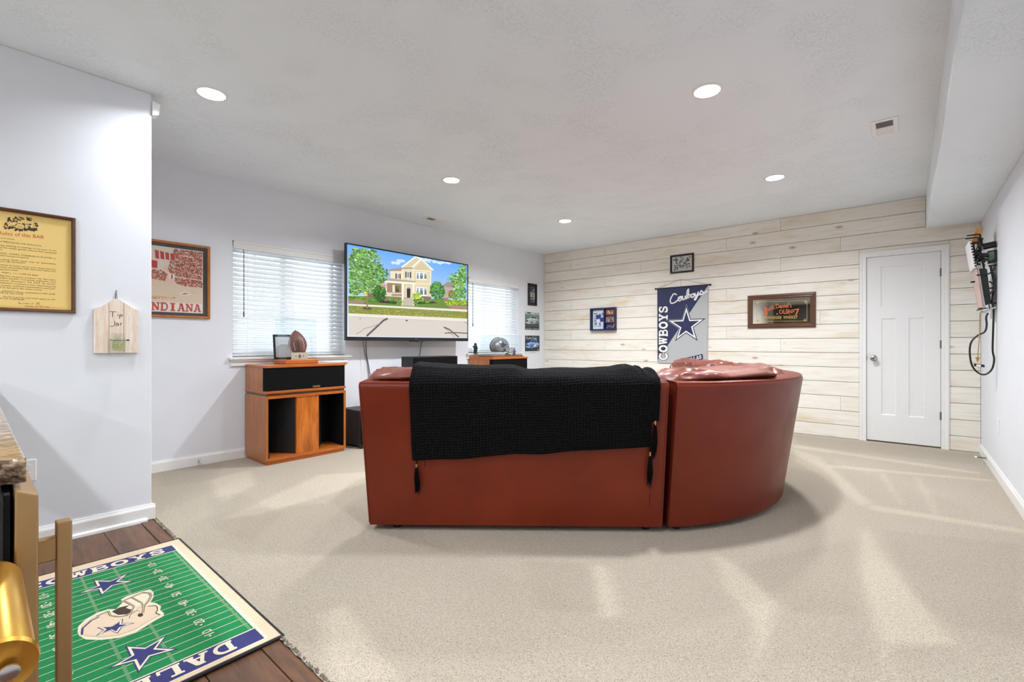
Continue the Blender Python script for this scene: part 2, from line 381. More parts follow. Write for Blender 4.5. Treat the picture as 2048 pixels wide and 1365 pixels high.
# slab-serif block capitals: strokes in a unit cell (0..1 x 0..1); (points, width)
def _glyphs():
    T, s_ = 0.24, 0.15
    ser = lambda x0, x1, y: ([(x0, y), (x1, y)], s_)
    t0, t1 = s_ / 2, 1 - s_ / 2
    g = {}
    g['I'] = [([(.5, t0), (.5, t1)], .34), ser(.18, .82, t0), ser(.18, .82, t1)]
    g['L'] = [([(.25, t0), (.25, t1)], T), ser(.03, .55, t1), ([(.05, t0), (.95, t0)], s_), ([(.9, t0), (.9, .36)], .13)]
    g['D'] = [([(.24, t0), (.24, t1)], T), ([(.05, t1), (.5, t1)] + arc(.5, .5, .37, .5 - t0, 90, -90) + [(.05, t0)], .19)]
    g['A'] = [([(.2, t0), (.46, t1)], .17), ([(.56, t1), (.8, t0)], .25), ([(.28, .34), (.7, .34)], .13), ser(.0, .38, t0), ser(.6, 1.0, t0), ser(.3, .62, t1)]
    g['N'] = [([(.2, t0), (.2, t1)], .17), ([(.82, t0), (.82, t1)], .17), ([(.22, t1), (.8, t0)], .25), ser(.0, .4, t0), ser(.02, .3, t1), ser(.62, 1.0, t1)]
    g['C'] = [(arc(.5, .5, .37, .41, 45, 315), .23), ([(.84, .64), (.84, .96)], .13), ([(.84, .04), (.84, .34)], .13)]
    g['O'] = [(arc(.5, .5, .37, .4, 0, 360, 20), .24)]
    g['W'] = [([(.14, t1), (.3, t0)], .2), ([(.3, t0), (.5, .85)], .15), ([(.5, .85), (.68, t0)], .2), ([(.68, t0), (.86, t1)], .15), ser(.0, .34, t1), ser(.38, .64, t1), ser(.7, 1.0, t1)]
    g['B'] = [([(.24, t0), (.24, t1)], T), ([(.05, t1), (.55, t1)] + arc(.55, .74, .27, .185, 90, -90) + [(.3, .53)], .17), ([(.3, .5), (.6, .5)] + arc(.6, .29, .27, .215, 90, -90) + [(.05, t0)], .17)]
    g['Y'] = [([(.5, t0), (.5, .48)], T), ([(.5, .45), (.18, t1)], .2), ([(.5, .45), (.82, t1)], .2), ser(.22, .78, t0), ser(.0, .4, t1), ser(.6, 1.0, t1)]
    g['S'] = [(spline([(.82, .72), (.72, .88), (.45, .91), (.2, .8), (.24, .6), (.5, .5), (.78, .4), (.8, .2), (.55, .09), (.28, .12), (.17, .28)]), .2), ([(.83, .68), (.83, .96)], .12), ([(.16, .04), (.16, .32)], .12)]
    return g
GLY = _glyphs()
def slab(pic, word, mp, w, gap, col, layer, extra=0.0):
    """word along x in mapped cell space: mp(u, v) -> local xy, u advances by w+gap per letter, v 0..1"""
    for i, ch in enumerate(word):
        for pts, wd in GLY[ch]:
            e = wd / 2 + extra
            for (x0, y0), (x1, y1) in zip(pts, pts[1:]):
                L_ = math.hypot(x1 - x0, y1 - y0)
                if L_ < 1e-6: continue
                nx, ny = -(y1 - y0) / L_ * e, (x1 - x0) / L_ * e
                ex, ey = (x1 - x0) / L_ * extra, (y1 - y0) / L_ * extra
                q = [(x0 + nx - ex, y0 + ny - ey), (x0 - nx - ex, y0 - ny - ey), (x1 - nx + ex, y1 - ny + ey), (x1 + nx + ex, y1 + ny + ey)]
                pic.poly([mp(i * (w + gap) + a * w, b) for a, b in q], col, layer)
            if len(pts) > 3:
                for x, y in pts[1:-1]:
                    pic.poly([mp(i * (w + gap) + (x + e * cos(a)) * w, y + e * sin(a)) for a in [k * pi / 4 for k in range(8)]], col, layer)
def star_pts(tips):
    def inter(p1, p2, p3, p4):
        d = (p1[0] - p2[0]) * (p3[1] - p4[1]) - (p1[1] - p2[1]) * (p3[0] - p4[0])
        a = p1[0] * p2[1] - p1[1] * p2[0]; b = p3[0] * p4[1] - p3[1] * p4[0]
        return ((a * (p3[0] - p4[0]) - (p1[0] - p2[0]) * b) / d, (a * (p3[1] - p4[1]) - (p1[1] - p2[1]) * b) / d)
    out = []
    for i in range(5):
        out.append(tips[i])
        out.append(inter(tips[i], tips[(i + 2) % 5], tips[(i + 1) % 5], tips[(i - 1) % 5]))
    return out
def scaled(pts, k):
    cx = sum(p[0] for p in pts) / len(pts); cy = sum(p[1] for p in pts) / len(pts)
    return [(cx + (x - cx) * k, cy + (y - cy) * k) for x, y in pts]
_font_cache = {}
def text_tris(txt):
    cu = bpy.data.curves.new('tmp', 'FONT'); cu.body = txt; cu.size = 1.0; cu.resolution_u = 2; cu.fill_mode = 'FRONT'
    o = bpy.data.objects.new('tmp', cu); me = bpy.data.meshes.new_from_object(o)
    vs_ = [tuple(v.co[:2]) for v in me.vertices]; fs = [tuple(p.vertices) for p in me.polygons]
    bpy.data.objects.remove(o); bpy.data.curves.remove(cu); bpy.data.meshes.remove(me)
    return vs_, fs
def text(pic, txt, mp, col, layer):
    """set text; mp maps (u in 0..1 across the line's ink, v with cap height 1) to local xy"""
    vs_, fs = text_tris(txt)
    if not vs_: return
    x0 = min(v[0] for v in vs_); x1 = max(v[0] for v in vs_)
    q = [mp((x - x0) / (x1 - x0), y / 0.70) for x, y in vs_]
    for f in fs: pic.poly([q[i] for i in f], col, layer)
def line_map(p0, p1, h):
    """baseline from p0 to p1 with cap height h"""
    dx, dy = p1[0] - p0[0], p1[1] - p0[1]; L_ = math.hypot(dx, dy); nx, ny = -dy / L_ * h, dx / L_ * h
    return lambda u, v: (p0[0] + dx * u + nx * v, p0[1] + dy * u + ny * v)

# ------------------------------------------------------------------ structure
rnd = random.Random(7)
WIN = [(1.594, 2.738, 0.955, 2.05), (4.645, 5.787, 0.945, 2.045)]
# left wall with two window openings
mb = MB(); x0, x1 = XL - 0.16, XL
ys = [0.6, WIN[0][0], WIN[0][1], WIN[1][0], WIN[1][1], YB + 0.1]
for i in (0, 2, 4): mb.box(x0, x1, ys[i], ys[i + 1], 0, H)
for y0, y1, z0, z1 in WIN: mb.box(x0, x1, y0, y1, 0, z0); mb.box(x0, x1, y0, y1, z1, H)
struct('wall_left', mb, 'wall_paint')
struct('wall_front_left', MB().box(XL - 0.16, XJ, YF, YJ, 0, H), 'wall_paint', bevel=0.006)
struct('wall_right', MB().box(XR, XR + 0.12, YF, YB + 0.1, 0, H), 'wall_paint')
struct('wall_rear', MB().box(XJ - 0.2, XR + 0.12, YF - 0.12, YF, 0, H), 'wall_paint')
struct('ceiling', MB().box(XL - 0.16, XR + 0.12, YF - 0.12, YB + 0.1, H, H + 0.1), 'ceiling_texture')
struct('ceiling_soffit', MB().box(0.155, XR, YF, YB - 0.001, 2.285, H), 'ceiling_texture', bevel=0.004)
# carpet; sheen of the vacuum-brushed nap painted as tone per vertex
NAPL = [  # photo outlines of lighter painted nap sheen
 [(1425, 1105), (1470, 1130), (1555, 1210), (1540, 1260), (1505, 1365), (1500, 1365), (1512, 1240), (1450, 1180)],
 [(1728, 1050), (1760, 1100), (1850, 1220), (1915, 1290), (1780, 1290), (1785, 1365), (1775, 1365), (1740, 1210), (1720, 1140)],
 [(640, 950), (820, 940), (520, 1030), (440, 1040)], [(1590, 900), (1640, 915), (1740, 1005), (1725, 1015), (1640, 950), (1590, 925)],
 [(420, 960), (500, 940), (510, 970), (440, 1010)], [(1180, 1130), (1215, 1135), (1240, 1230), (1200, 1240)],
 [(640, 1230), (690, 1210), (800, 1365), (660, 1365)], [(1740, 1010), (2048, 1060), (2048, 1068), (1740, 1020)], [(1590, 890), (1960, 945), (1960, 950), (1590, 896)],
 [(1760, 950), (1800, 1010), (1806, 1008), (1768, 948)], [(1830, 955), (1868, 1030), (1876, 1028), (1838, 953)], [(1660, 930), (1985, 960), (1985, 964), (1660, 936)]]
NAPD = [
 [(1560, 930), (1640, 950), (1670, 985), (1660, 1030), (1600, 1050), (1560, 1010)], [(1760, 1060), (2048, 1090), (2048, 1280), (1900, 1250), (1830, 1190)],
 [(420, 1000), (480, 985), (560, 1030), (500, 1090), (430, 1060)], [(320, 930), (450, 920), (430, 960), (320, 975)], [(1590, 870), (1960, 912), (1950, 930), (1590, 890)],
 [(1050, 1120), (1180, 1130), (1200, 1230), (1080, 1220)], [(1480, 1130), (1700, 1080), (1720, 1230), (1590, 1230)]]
FLOORF = Matrix.Identity(4)
def polys(L_): return [[on_frame(FLOORF, *p) for p in q] for q in L_]
PL, PD = polys(NAPL), polys(NAPD)
def inside(p, q):
    r = False; j = len(q) - 1
    for i in range(len(q)):
        if (q[i][1] > p[1]) != (q[j][1] > p[1]) and p[0] < (q[j][0] - q[i][0]) * (p[1] - q[i][1]) / (q[j][1] - q[i][1]) + q[i][0]: r = not r
        j = i
    return r
def bbox(q): return (min(a for a, _ in q) - .05, max(a for a, _ in q) + .05, min(b for _, b in q) - .05, max(b for _, b in q) + .05)
BL = [(bbox(q), q) for q in PL]; BD = [(bbox(q), q) for q in PD]
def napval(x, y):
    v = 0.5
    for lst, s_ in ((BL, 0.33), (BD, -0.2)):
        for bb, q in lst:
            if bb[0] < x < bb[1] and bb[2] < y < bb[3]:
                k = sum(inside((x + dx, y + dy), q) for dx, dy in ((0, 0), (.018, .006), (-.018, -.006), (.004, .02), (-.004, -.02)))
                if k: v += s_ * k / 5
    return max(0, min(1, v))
mb = MB(); nx, ny = 190, 205
xs = [XL + (XR - XL) * i / nx for i in range(nx + 1)]; ysl = [CARPET_Y + (YB + 0.02 - CARPET_Y) * (j / ny) ** 1.15 for j in range(ny + 1)]
mb.add([(x, y if j else y + (rnd.random() - .5) * 0.006, 0.0 + 0.0006 * rnd.random()) for j, y in enumerate(ysl) for x in xs],
       [(j * (nx + 1) + i, j * (nx + 1) + i + 1, (j + 1) * (nx + 1) + i + 1, (j + 1) * (nx + 1) + i) for j in range(ny) for i in range(nx)])
floor = struct('floor', mb, 'carpet', smooth='all')
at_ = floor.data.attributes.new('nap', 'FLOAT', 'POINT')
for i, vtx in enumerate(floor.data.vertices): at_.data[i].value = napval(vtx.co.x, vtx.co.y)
struct('floor_slab', MB().box(XL - 0.16, XR + 0.12, YF - 0.12, YB + 0.1, -0.16, -0.062), 'black_satin')
struct('floor_pad', MB().box(XL - 0.16, XR + 0.12, CARPET_Y + 0.012, YB + 0.1, -0.0615, -0.008), 'carpet')
# frayed tufts along the cut carpet edge
mb = MB()
for k in range(900):
    x = XJ + 0.02 + (XR - XJ - 0.04) * rnd.random(); y = CARPET_Y + 0.01 * rnd.random(); l_ = 0.001 + 0.006 * rnd.random(); dx = (rnd.random() - .5) * 0.008
    w = 0.0035
    mb.add([(x - w, y + .004, -0.004), (x + w, y + .004, -0.004), (x + dx, y - l_, 0.002 + 0.004 * rnd.random()), (x, y + .004, 0.009)], [(0, 1, 2), (0, 2, 3), (1, 3, 2)])
fr = mb.build('carpet_edge_tufts', 'carpet', floor); fr['kind'] = 'stuff'
# hardwood strip floor by the bar: planks run along X
hb = struct('floor_hardwood', MB().box(XJ, XR, YF, CARPET_Y + 0.01, -0.06, -0.022), 'black_gap')
widths = [(0.735, 0.673)] + [(0.671 - 0.172 * k, 0.671 - 0.172 * (k + 1) + 0.002) for k in range(9)]
for k, (ya, yb) in enumerate(widths):
    cuts = [XJ, -2.25 + 0.37 * ((k * 5) % 7) - .9, -0.9 + 0.31 * ((k * 3) % 5), XR] if k else [XJ, XR]
    cuts = sorted(c for c in cuts if XJ <= c <= XR)
    for a, b in zip(cuts, cuts[1:]):
        o = MB().box(a + .0008, b - .0008, yb, ya, -0.022, -0.006 + (0.003 if k == 0 else 0)).build('plank', 'hardwood', hb, bevel=0.0015, seg=1)
struct('floor_rear', MB().box(XJ, XR, YF, -0.88, -0.03, -0.006), 'carpet')
# shiplap accent wall: every plank its own piece
wb = struct('wall_back', MB().box(XL - 0.1, XR + 0.1, YB + 0.019, YB + 0.14, 0, H), 'shiplap_backing')
bx_ = lambda x: on_frame(FR_B(0, 0), x, 600)[0]
A1, A2, A3 = [bx_(1210), bx_(1561)], [bx_(1143), bx_(1453)], [bx_(1282), bx_(1681)]
joints = {0: A1, 1: A2, 2: A3, 3: A1, 4: [bx_(1330)], 5: A2, 6: [bx_(1400)], 7: [bx_(1640)], 8: A2, 9: A1, 10: [bx_(1350)], 11: A2, 12: A1, 13: A3, 14: A2, 15: A1}
zs = [H] + [2.471 - 0.166 * k for k in range(15)] + [0.0]
DX0, DX1, DZ = -0.402, 0.330, 2.099          # outside of the door casing
for r in range(16):
    zt, zb = zs[r], zs[r + 1]; xe = 0.155 if zb > 2.29 else XR - 0.001
    cuts = [XL + .001] + joints[r] + [xe]
    for a, b in zip(cuts, cuts[1:]):
        segs = [(a, b, zb, zt)]
        if zb < DZ:
            segs = []
            if a < DX0: segs.append((a, min(b, DX0), zb, zt))
            if b > DX1: segs.append((max(a, DX1), b, zb, zt))
            if zt > DZ + 0.01 and b > DX0 and a < DX1: segs.append((max(a, DX0), min(b, DX1), DZ, zt))
        for (sa, sb, z0, z1) in segs:
            o = MB().box(-(sb - sa) / 2 + .0008, (sb - sa) / 2 - .0008, 0, 0.018, z0 + .0022, z1 - .0022).build('plank', 'shiplap', wb, bevel=0.0025, seg=1)
            o.location = ((sa + sb) / 2, YB + 0.0008 * rnd.random(), 0)
# nail heads are too small to show; baseboards
def baseboard(name, p0, p1, nrm, h=0.095):
    """colonial profile carried from p0 to p1, nrm points into the room"""
    prof = [(0, 0), (0.014, 0), (0.014, h - 0.022), (0.011, h - 0.014), (0.008, h - 0.008), (0.006, h), (0, h)]
    d = Vector((p1[0] - p0[0], p1[1] - p0[1], 0)); n = Vector(nrm)
    mp = lambda a, t_, z: Vector((p0[0], p0[1], 0)) + d * a + n * t_ + Vector((0, 0, z))
    return struct(name, MB().sweep(prof, [0, 1], mp), 'white_trim')
baseboard('baseboard_left', (XL, YJ), (XL, YB), (1, 0, 0))
baseboard('baseboard_right', (XR, 0.2), (XR, YB), (-1, 0, 0), 0.092)
baseboard('baseboard_front_left', (XJ, YF), (XJ, YJ + 0.016), (1, 0, 0), 0.092)
baseboard('baseboard_return', (XJ, YJ), (XL, YJ), (0, 1, 0), 0.092)
mb = MB(); mb.sweep([(0.014, -0.006), (0.03, -0.006), (0.028, 0.008), (0.022, 0.014), (0.014, 0.016)], [0, 1], lambda a, t_, z: Vector((XJ + t_, YF + (CARPET_Y - 0.03 - YF) * a, z)))
struct('trim_1', mb, 'white_trim')

# ------------------------------------------------------------------ windows (frame, sashes, panes, sill)
def window(idx, y0, y1, z0, z1, verts):
    w = thing('window_%d' % idx, None, None, frame((XL, (y0 + y1) / 2, z0), (0, 1, 0), (0, 0, 1)), kind='structure')
    hw, hh = (y1 - y0) / 2, z1 - z0
    k0, k1 = -0.15, -0.11
    m = MB(); f = 0.045
    m.box(-hw, -hw + f, 0, hh, k0, k1); m.box(hw - f, hw, 0, hh, k0, k1); m.box(-hw + f, hw - f, 0, f, k0, k1); m.box(-hw + f, hw - f, hh - f, hh, k0, k1)
    m.build('window_frame', 'white_trim', w, bevel=0.003, seg=1)
    for a, wd in verts: MB().box(a - wd / 2, a + wd / 2, f, hh - f, -0.142, -0.118).build('mullion', 'white_trim', w)
    for q in (0.36, 0.68): MB().box(-hw + f, hw - f, hh * q - .009, hh * q + .009, -0.138, -0.124).build('muntin', 'white_trim', w)
    edges = [-hw + f] + [a for a, _ in verts] + [hw - f]
    for a, b in zip(edges, edges[1:]): MB().box(a, b, f, hh - f, -0.132, -0.130).build('pane', 'window_glass', w)
    m = MB(); m.box(-hw - 0.035, hw + 0.05, -0.025, 0.0, -0.11, 0.045); m.build('sill', 'white_trim', w, bevel=0.006)
    m = MB()
    for (a, b, d) in ((-0.085, -0.07, 0.022), (-0.07, -0.045, 0.014), (-0.045, -0.025, 0.03)): m.box(-hw - 0.02, hw + 0.03, a, b, 0.0, d)
    m.build('apron', 'white_trim', w, bevel=0.004, seg=1)
    return w
window(1, *WIN[0], [(-0.06, 0.05), (-0.335, 0.018), (0.475, 0.03)])
window(2, *WIN[1], [(-0.12, 0.05), (0.42, 0.05)])

# ------------------------------------------------------------------ blinds
def blind(y0, y1, z0, z1, label, wand_y, logo):
    yc = (y0 + y1) / 2; hw = (y1 - y0) / 2 - 0.008; hh = z1 - z0
    b = thing('window_blind', label, 'blind', frame((XL, yc, z0), (0, 1, 0), (0, 0, 1)), 'white slatted blinds')
    kc = -0.055
    m = MB(); m.box(-hw, hw, hh - 0.075, hh - 0.001, -0.012, 0.004); m.box(-hw, hw, hh - 0.018, hh - 0.001, -0.012, 0.010); m.box(-hw, hw, hh - 0.075, hh - 0.062, -0.012, 0.007)
    m.build('valance', 'white_trim', b, bevel=0.002, seg=1)
    MB().box(-hw + .004, hw - .004, hh - 0.045, hh - 0.002, -0.085, -0.025).build('headrail', 'white_trim', b)
    sl = None; n = 22; top = hh - 0.085; bot = 0.045; tilt = rad(56)
    for i in range(n):
        z = top - (top - bot) * i / (n - 1) * 0.985
        if sl is None:
            m = MB()
            prof = []
            for q in range(7):
                u = -0.025 + 0.05 * q / 6; prof.append((u, 0.0018 * (1 - (u / 0.025) ** 2) + 0.0013))
            prof += [(u, v - 0.0026) for u, v in prof[::-1]]
            ct, st = cos(tilt), sin(tilt)
            pr = [(kc + u * ct + v * st, -u * st + v * ct) for u, v in prof]
            m.sweep(pr, [-hw, hw], lambda a, t_, zz: Vector((a, zz, t_)))
            sl = m.build('slat', 'blind_vinyl', b); sl.location.y = z
        else:
            o = sl.copy(); C.objects.link(o); o.parent = b; o.location.y = z
    MB().box(-hw, hw, 0.004, 0.022, kc - 0.026, kc + 0.026).build('bottom_rail', 'white_trim', b, bevel=0.004, seg=1)
    for u in (-hw + 0.13, 0.0, hw - 0.13):
        m = MB(); m.box(u - .0012, u + .0012, 0.02, hh - 0.05, kc + 0.027, kc + 0.0285); m.box(u - .0012, u + .0012, 0.02, hh - 0.05, kc - 0.0285, kc - 0.027)
        m.build('ladder_cord', 'outlet_white', b)
    wy = wand_y - yc
    m = MB(); m.tube([(wy, hh - 0.07, -0.012), (wy, hh - 0.10, 0.004), (wy, hh - 0.69, 0.004)], 0.004, 6)
    m.tube([(wy, hh - 0.665, 0.004), (wy, hh - 0.715, 0.004)], 0.0065, 8); m.build('tilt_wand', 'steel_dark', b)
    for u in (-hw + 0.13, hw - 0.13): MB().lathe([(0.0, 0), (0.006, 0.002), (0.006, 0.012), (0, 0.015)], 10, Matrix.Translation((u, 0.012, kc + 0.026))).build('rail_plug', 'outlet_white', b)
    return b
blind(*WIN[0], 'white slatted blind lowered in the window left of the television', 1.69, False)
blind(*WIN[1], 'white slatted blind lowered in the window right of the television', 4.74, False)

# ------------------------------------------------------------------ door and casing
d = thing('door_1', None, None, frame((0, YB, 0), (1, 0, 0), (0, 0, 1)), kind='structure')
sx0, sx1, sz0, sz1 = -0.336, 0.268, 0.016, 2.034
kf = -0.006; kb = -0.04
panels = [(-0.217, 0.145, 1.479, 1.927), (-0.212, -0.085, 0.302, 1.356), (0.016, 0.147, 0.302, 1.356)]
m = MB(); R_ = 0.009
xsx = sorted({sx0, sx1} | {p[0] for p in panels} | {p[1] for p in panels}); zsx = sorted({sz0, sz1} | {p[2] for p in panels} | {p[3] for p in panels})
for a, b in zip(xsx, xsx[1:]):
    for c_, e in zip(zsx, zsx[1:]):
        mx_, mz_ = (a + b) / 2, (c_ + e) / 2
        if not any(p[0] < mx_ < p[1] and p[2] < mz_ < p[3] for p in panels): m.box(a, b, c_, e, kb, kf)
dl = m.build('door_slab', 'door_white', d, weld=0.0001)
for p in panels:
    m = MB(); m.box(p[0], p[1], p[2], p[3], kb, kf - R_)
    q0 = [(p[0], p[2]), (p[1], p[2]), (p[1], p[3]), (p[0], p[3])]; g = 0.012; q1 = [(p[0] + g, p[2] + g), (p[1] - g, p[2] + g), (p[1] - g, p[3] - g), (p[0] + g, p[3] - g)]
    m.add([(x, z, kf - 0.0005) for x, z in q0] + [(x, z, kf - R_ + 0.0005) for x, z in q1], [(i, (i + 1) % 4, 4 + (i + 1) % 4, 4 + i) for i in range(4)])
    m.build('door_panel', 'door_white', d)
MB().box(sx0 - .004, sx1 + .004, 0.0, 2.04, -0.075, -0.045).build('door_stop_backing', 'black_gap', d)
cas = [(0, 0), (0.0, 0.010), (0.008, 0.017), (0.02, 0.017), (0.03, 0.012), (0.048, 0.014), (0.06, 0.012), (0.062, 0)]
def casing(x_in, sgn):
    mb_ = MB(); pr = [(x_in + sgn * (0.062 - u), k) for u, k in cas]
    mb_.sweep(pr, [0.0, 2.099], lambda a, t_, z: Vector((t_, a if not (a > 1) else 2.099, z))); return mb_
casing(-0.340, -1).build('casing', 'white_trim', d); casing(0.272, 1).build('casing', 'white_trim', d)
pr = [(2.038 + (0.062 - u), k) for u, k in cas]
MB().sweep(pr, [-0.402, 0.334], lambda a, t_, z: Vector((a, t_, z + 0.0006))).build('casing', 'white_trim', d)
m = MB(); m.box(-0.3405, sx0 - .003, 0, 2.04, -0.09, 0.002); m.box(sx1 + .003, 0.2725, 0, 2.04, -0.09, 0.002); m.box(-0.34, 0.272, 2.0365, 2.04, -0.09, 0.002); m.build('jamb', 'white_trim', d)
kn = MB().lathe([(0.0, 0.0), (0.032, 0.0), (0.033, 0.004), (0.028, 0.009), (0.013, 0.012), (0.011, 0.03), (0.02, 0.038), (0.028, 0.05), (0.028, 0.062), (0.02, 0.068), (0.0, 0.069)], 24, Matrix.Translation((-0.276, 0.921, kf))).build('door_knob', 'steel', d, smooth=True)
MB().lathe([(0, 0.0695), (0.011, 0.0695), (0.011, 0.071), (0, 0.071)], 12, Matrix.Translation((-0.276, 0.921, kf))).build('knob_button', 'steel_dark', kn)
MB().box(-0.3395, -0.3345, 0.90, 0.945, -0.012, -0.001).build('latch_plate', 'steel_dark', d)
for z in (1.816, 1.073, 0.337):
    hg = MB(); hg.tube([(0.272, z - 0.042, 0.004), (0.272, z + 0.042, 0.004)], 0.0065, 10); hg.box(0.262, 0.268, z - .04, z + .04, -0.006, -0.002)
    hg.build('hinge', 'steel_dark', d)

# ------------------------------------------------------------------ ceiling: downlights, vents
def downlight(x, y, label, group, k=1.0):
    l_ = thing('recessed_light', label, 'ceiling light', Matrix.Translation((x, y, H)), group)
    prof = [(0.072, -0.002), (0.074, -0.006), (0.086, -0.006), (0.09, -0.003), (0.09, 0.0), (0.072, 0.0)]
    MB().sweep([(r, z) for r, z in prof], [2 * pi * k / 40 for k in range(41)], lambda a, t_, z: Vector((t_ * cos(a), t_ * sin(a), z)), caps=False).build('trim_ring', 'white_trim', l_, smooth=True, weld=0.0001)
    MB().lathe([(0.073, -0.0015), (0.071, -0.006), (0.055, -0.010), (0.03, -0.012), (0.0, -0.0125)], 32).build('lens', 'lamp_lens', l_, smooth=True)
    la = bpy.data.lights.new('downlight_glow', 'AREA'); la.shape = 'DISK'; la.size = 0.14; la.energy = LAMP_W * k; la.color = LAMP_COL; la.spread = rad(LAMP_SPREAD)
    lo = bpy.data.objects.new('downlight_glow', la); C.objects.link(lo); lo.parent = l_; lo.location = (0, 0, -0.014)
    return l_
G = 'round recessed ceiling lights'
downlight(-3.262, 0.968, 'recessed ceiling light nearest the wall with the tip jar board', G, 0.55)
downlight(-0.925, 2.918, 'recessed ceiling light nearest the long soffit, large and near', G, 1.25)
downlight(-3.262, 2.945, 'recessed ceiling light in front of the television', G, 1.3)
downlight(-0.930, 4.848, 'recessed ceiling light on the door side near the shiplap wall', G, 1.5)
downlight(-3.262, 4.852, 'recessed ceiling light nearest the far corner by the small posters', G, 1.5)
for x, y, k in ((-0.925, 0.968, 0.7), (-0.925, -0.98, 1.2), (-2.3, -0.98, 0.6), (-0.925, -2.93, 1.5), (-2.3, -2.93, 1.2)):
    downlight(x, y, 'recessed ceiling light behind the camera, ' + ('on the soffit side' if x > -1 else 'on the bar side') + (', nearest the sofa' if y > 0 else ', middle row' if y > -2 else ', last row'), 'recessed lights of the bar end', k)

def vent(cx, cy, lx, ly, label, shut):
    v_ = thing('ceiling_vent', label, 'vent', Matrix.Translation((cx, cy, H)))
    m = MB(); a, b = lx / 2, ly / 2; ia, ib = a - 0.028, b - 0.035
    m.box(-a, a, -b, -ib, -0.006, 0); m.box(-a, a, ib, b, -0.006, 0); m.box(-a, -ia, -ib, ib, -0.006, 0); m.box(ia, a, -ib, ib, -0.006, 0)
    m.build('vent_frame', 'white_trim', v_, bevel=0.002, seg=1)
    MB().box(-ia, ia, -ib, ib, -0.0012, -0.0004).build('vent_throat', 'twine', v_)
    MB().box(-ia, ia, -0.004, 0.004, -0.006, -0.001).build('vent_bar', 'white_trim', v_)
    for s_, (c0, c1) in enumerate(((-ib, -0.004), (0.004, ib))):
        n = 6
        for k in range(n):
            y = c0 + (c1 - c0) * (k + .5) / n; tl = 1 if s_ == 0 else -1
            MB().hexa([(-ia, y - .008, -0.0035 - tl * .002), (ia, y - .008, -0.0035 - tl * .002), (ia, y + .004, -0.0035 + tl * .002), (-ia, y + .004, -0.0035 + tl * .002)], [(-ia, y - .008, -0.0025 - tl * .002), (ia, y - .008, -0.0025 - tl * .002), (ia, y + .004, -0.0025 + tl * .002), (-ia, y + .004, -0.0025 + tl * .002)]).build('louver', 'white_trim', v_)
    return v_
vent(-0.118, 4.23, 0.15, 0.31, 'white ceiling vent beside the soffit', 0)
vent(-4.47, 3.76, 0.14, 0.31, 'white ceiling vent above the television', 0)

# ------------------------------------------------------------------ sofa
SO = Matrix.Translation((-2.357, 1.5, 0)) @ Matrix.Rotation(rad(39.2), 4, 'Z')
CEN = Vector((1.559, 1.3426))
def m1(a, t_, z): return Vector((a - 0.02 * max(0.0, 1 - a / 0.8) * min(1.0, z / 0.86), t_, z))
def m2(a, t_, z): r = 1.35 - t_; return Vector((CEN.x + r * sin(a), CEN.y - r * cos(a), z))
th3 = rad(97); n3 = Vector((sin(th3), -cos(th3))); d3 = Vector((cos(th3), sin(th3)))
def m3(a, t_, z): p = CEN + n3 * (1.35 - t_) + d3 * a; return Vector((p.x, p.y, z))
BACK = [(0.0, 0.035), (-0.002, 0.05), (-0.085, 0.62), (-0.116, 0.825), (-0.119, 0.845), (-0.112, 0.860), (-0.098, 0.868), (0.02, 0.872), (0.045, 0.866), (0.06, 0.85), (0.07, 0.82), (0.15, 0.30), (0.15, 0.035)]
def linspace(a, b, n): return [a + (b - a) * i / n for i in range(n + 1)]
def cushion(mp, a0, a1, t0, t1, z0, z1, seed, wr=0.012, nu=46, nv=40, ex=0.30, lean=0.0, pil=0.0):
    """puffy bag: superellipsoid in (a, t, z) with leather wrinkles"""
    ac, tc_, zc = (a0 + a1) / 2, (t0 + t1) / 2, (z0 + z1) / 2; ra, rt, rz = (a1 - a0) / 2, (t1 - t0) / 2, (z1 - z0) / 2
    sp = lambda v, e: math.copysign(abs(v) ** e, v)
    m = MB()
    def fn(u, v):
        la = 2 * pi * u; ph = -pi / 2 + pi * v
        cc = sp(cos(ph), 0.55)
        q = cc * sp(cos(la), ex); z = cc * sp(sin(la), ex); tt = sp(sin(ph), 0.8)
        px = ac + ra * q; pz = zc + rz * z; pt = tc_ + rt * tt
        nv_ = Vector((px * 5.0 + seed, pt * 9.0, pz * 5.0 + seed * 1.7))
        n1 = noise.noise(nv_); n2 = 1 - abs(noise.noise(Vector((px * 7 + pz * 6 + seed, pt * 6, pz * 9 - px * 3)))) * 2
        dd = wr * (n1 * 1.2 + max(0, n2) ** 3 * 0.9)
        pt += math.copysign(dd, tt) if abs(tt) > .05 else 0; pz += dd * 0.9 * (1 if z > 0 else 0.2); px += dd * .5 * q
        pt += lean * (pz - zc)
        k_ = max(0.0, min(1.0, (pz - 0.868) / 0.03)); pt = max(pt, (t0 - 0.03) * k_ + 0.0 * (1 - k_))
        return mp(px, pt, pz)
    m.grid(fn, nu, nv); return m
def feet(mp, alist, parent):
    for a in alist:
        for t_ in (0.07, 0.85):
            p = mp(a, t_, 0)
            MB().lathe([(0.022, 0.0), (0.024, 0.005), (0.03, 0.033), (0.03, 0.037)], 16, Matrix.Translation((p.x, p.y, 0.0))).build('foot', 'steel_dark', parent, smooth=True)
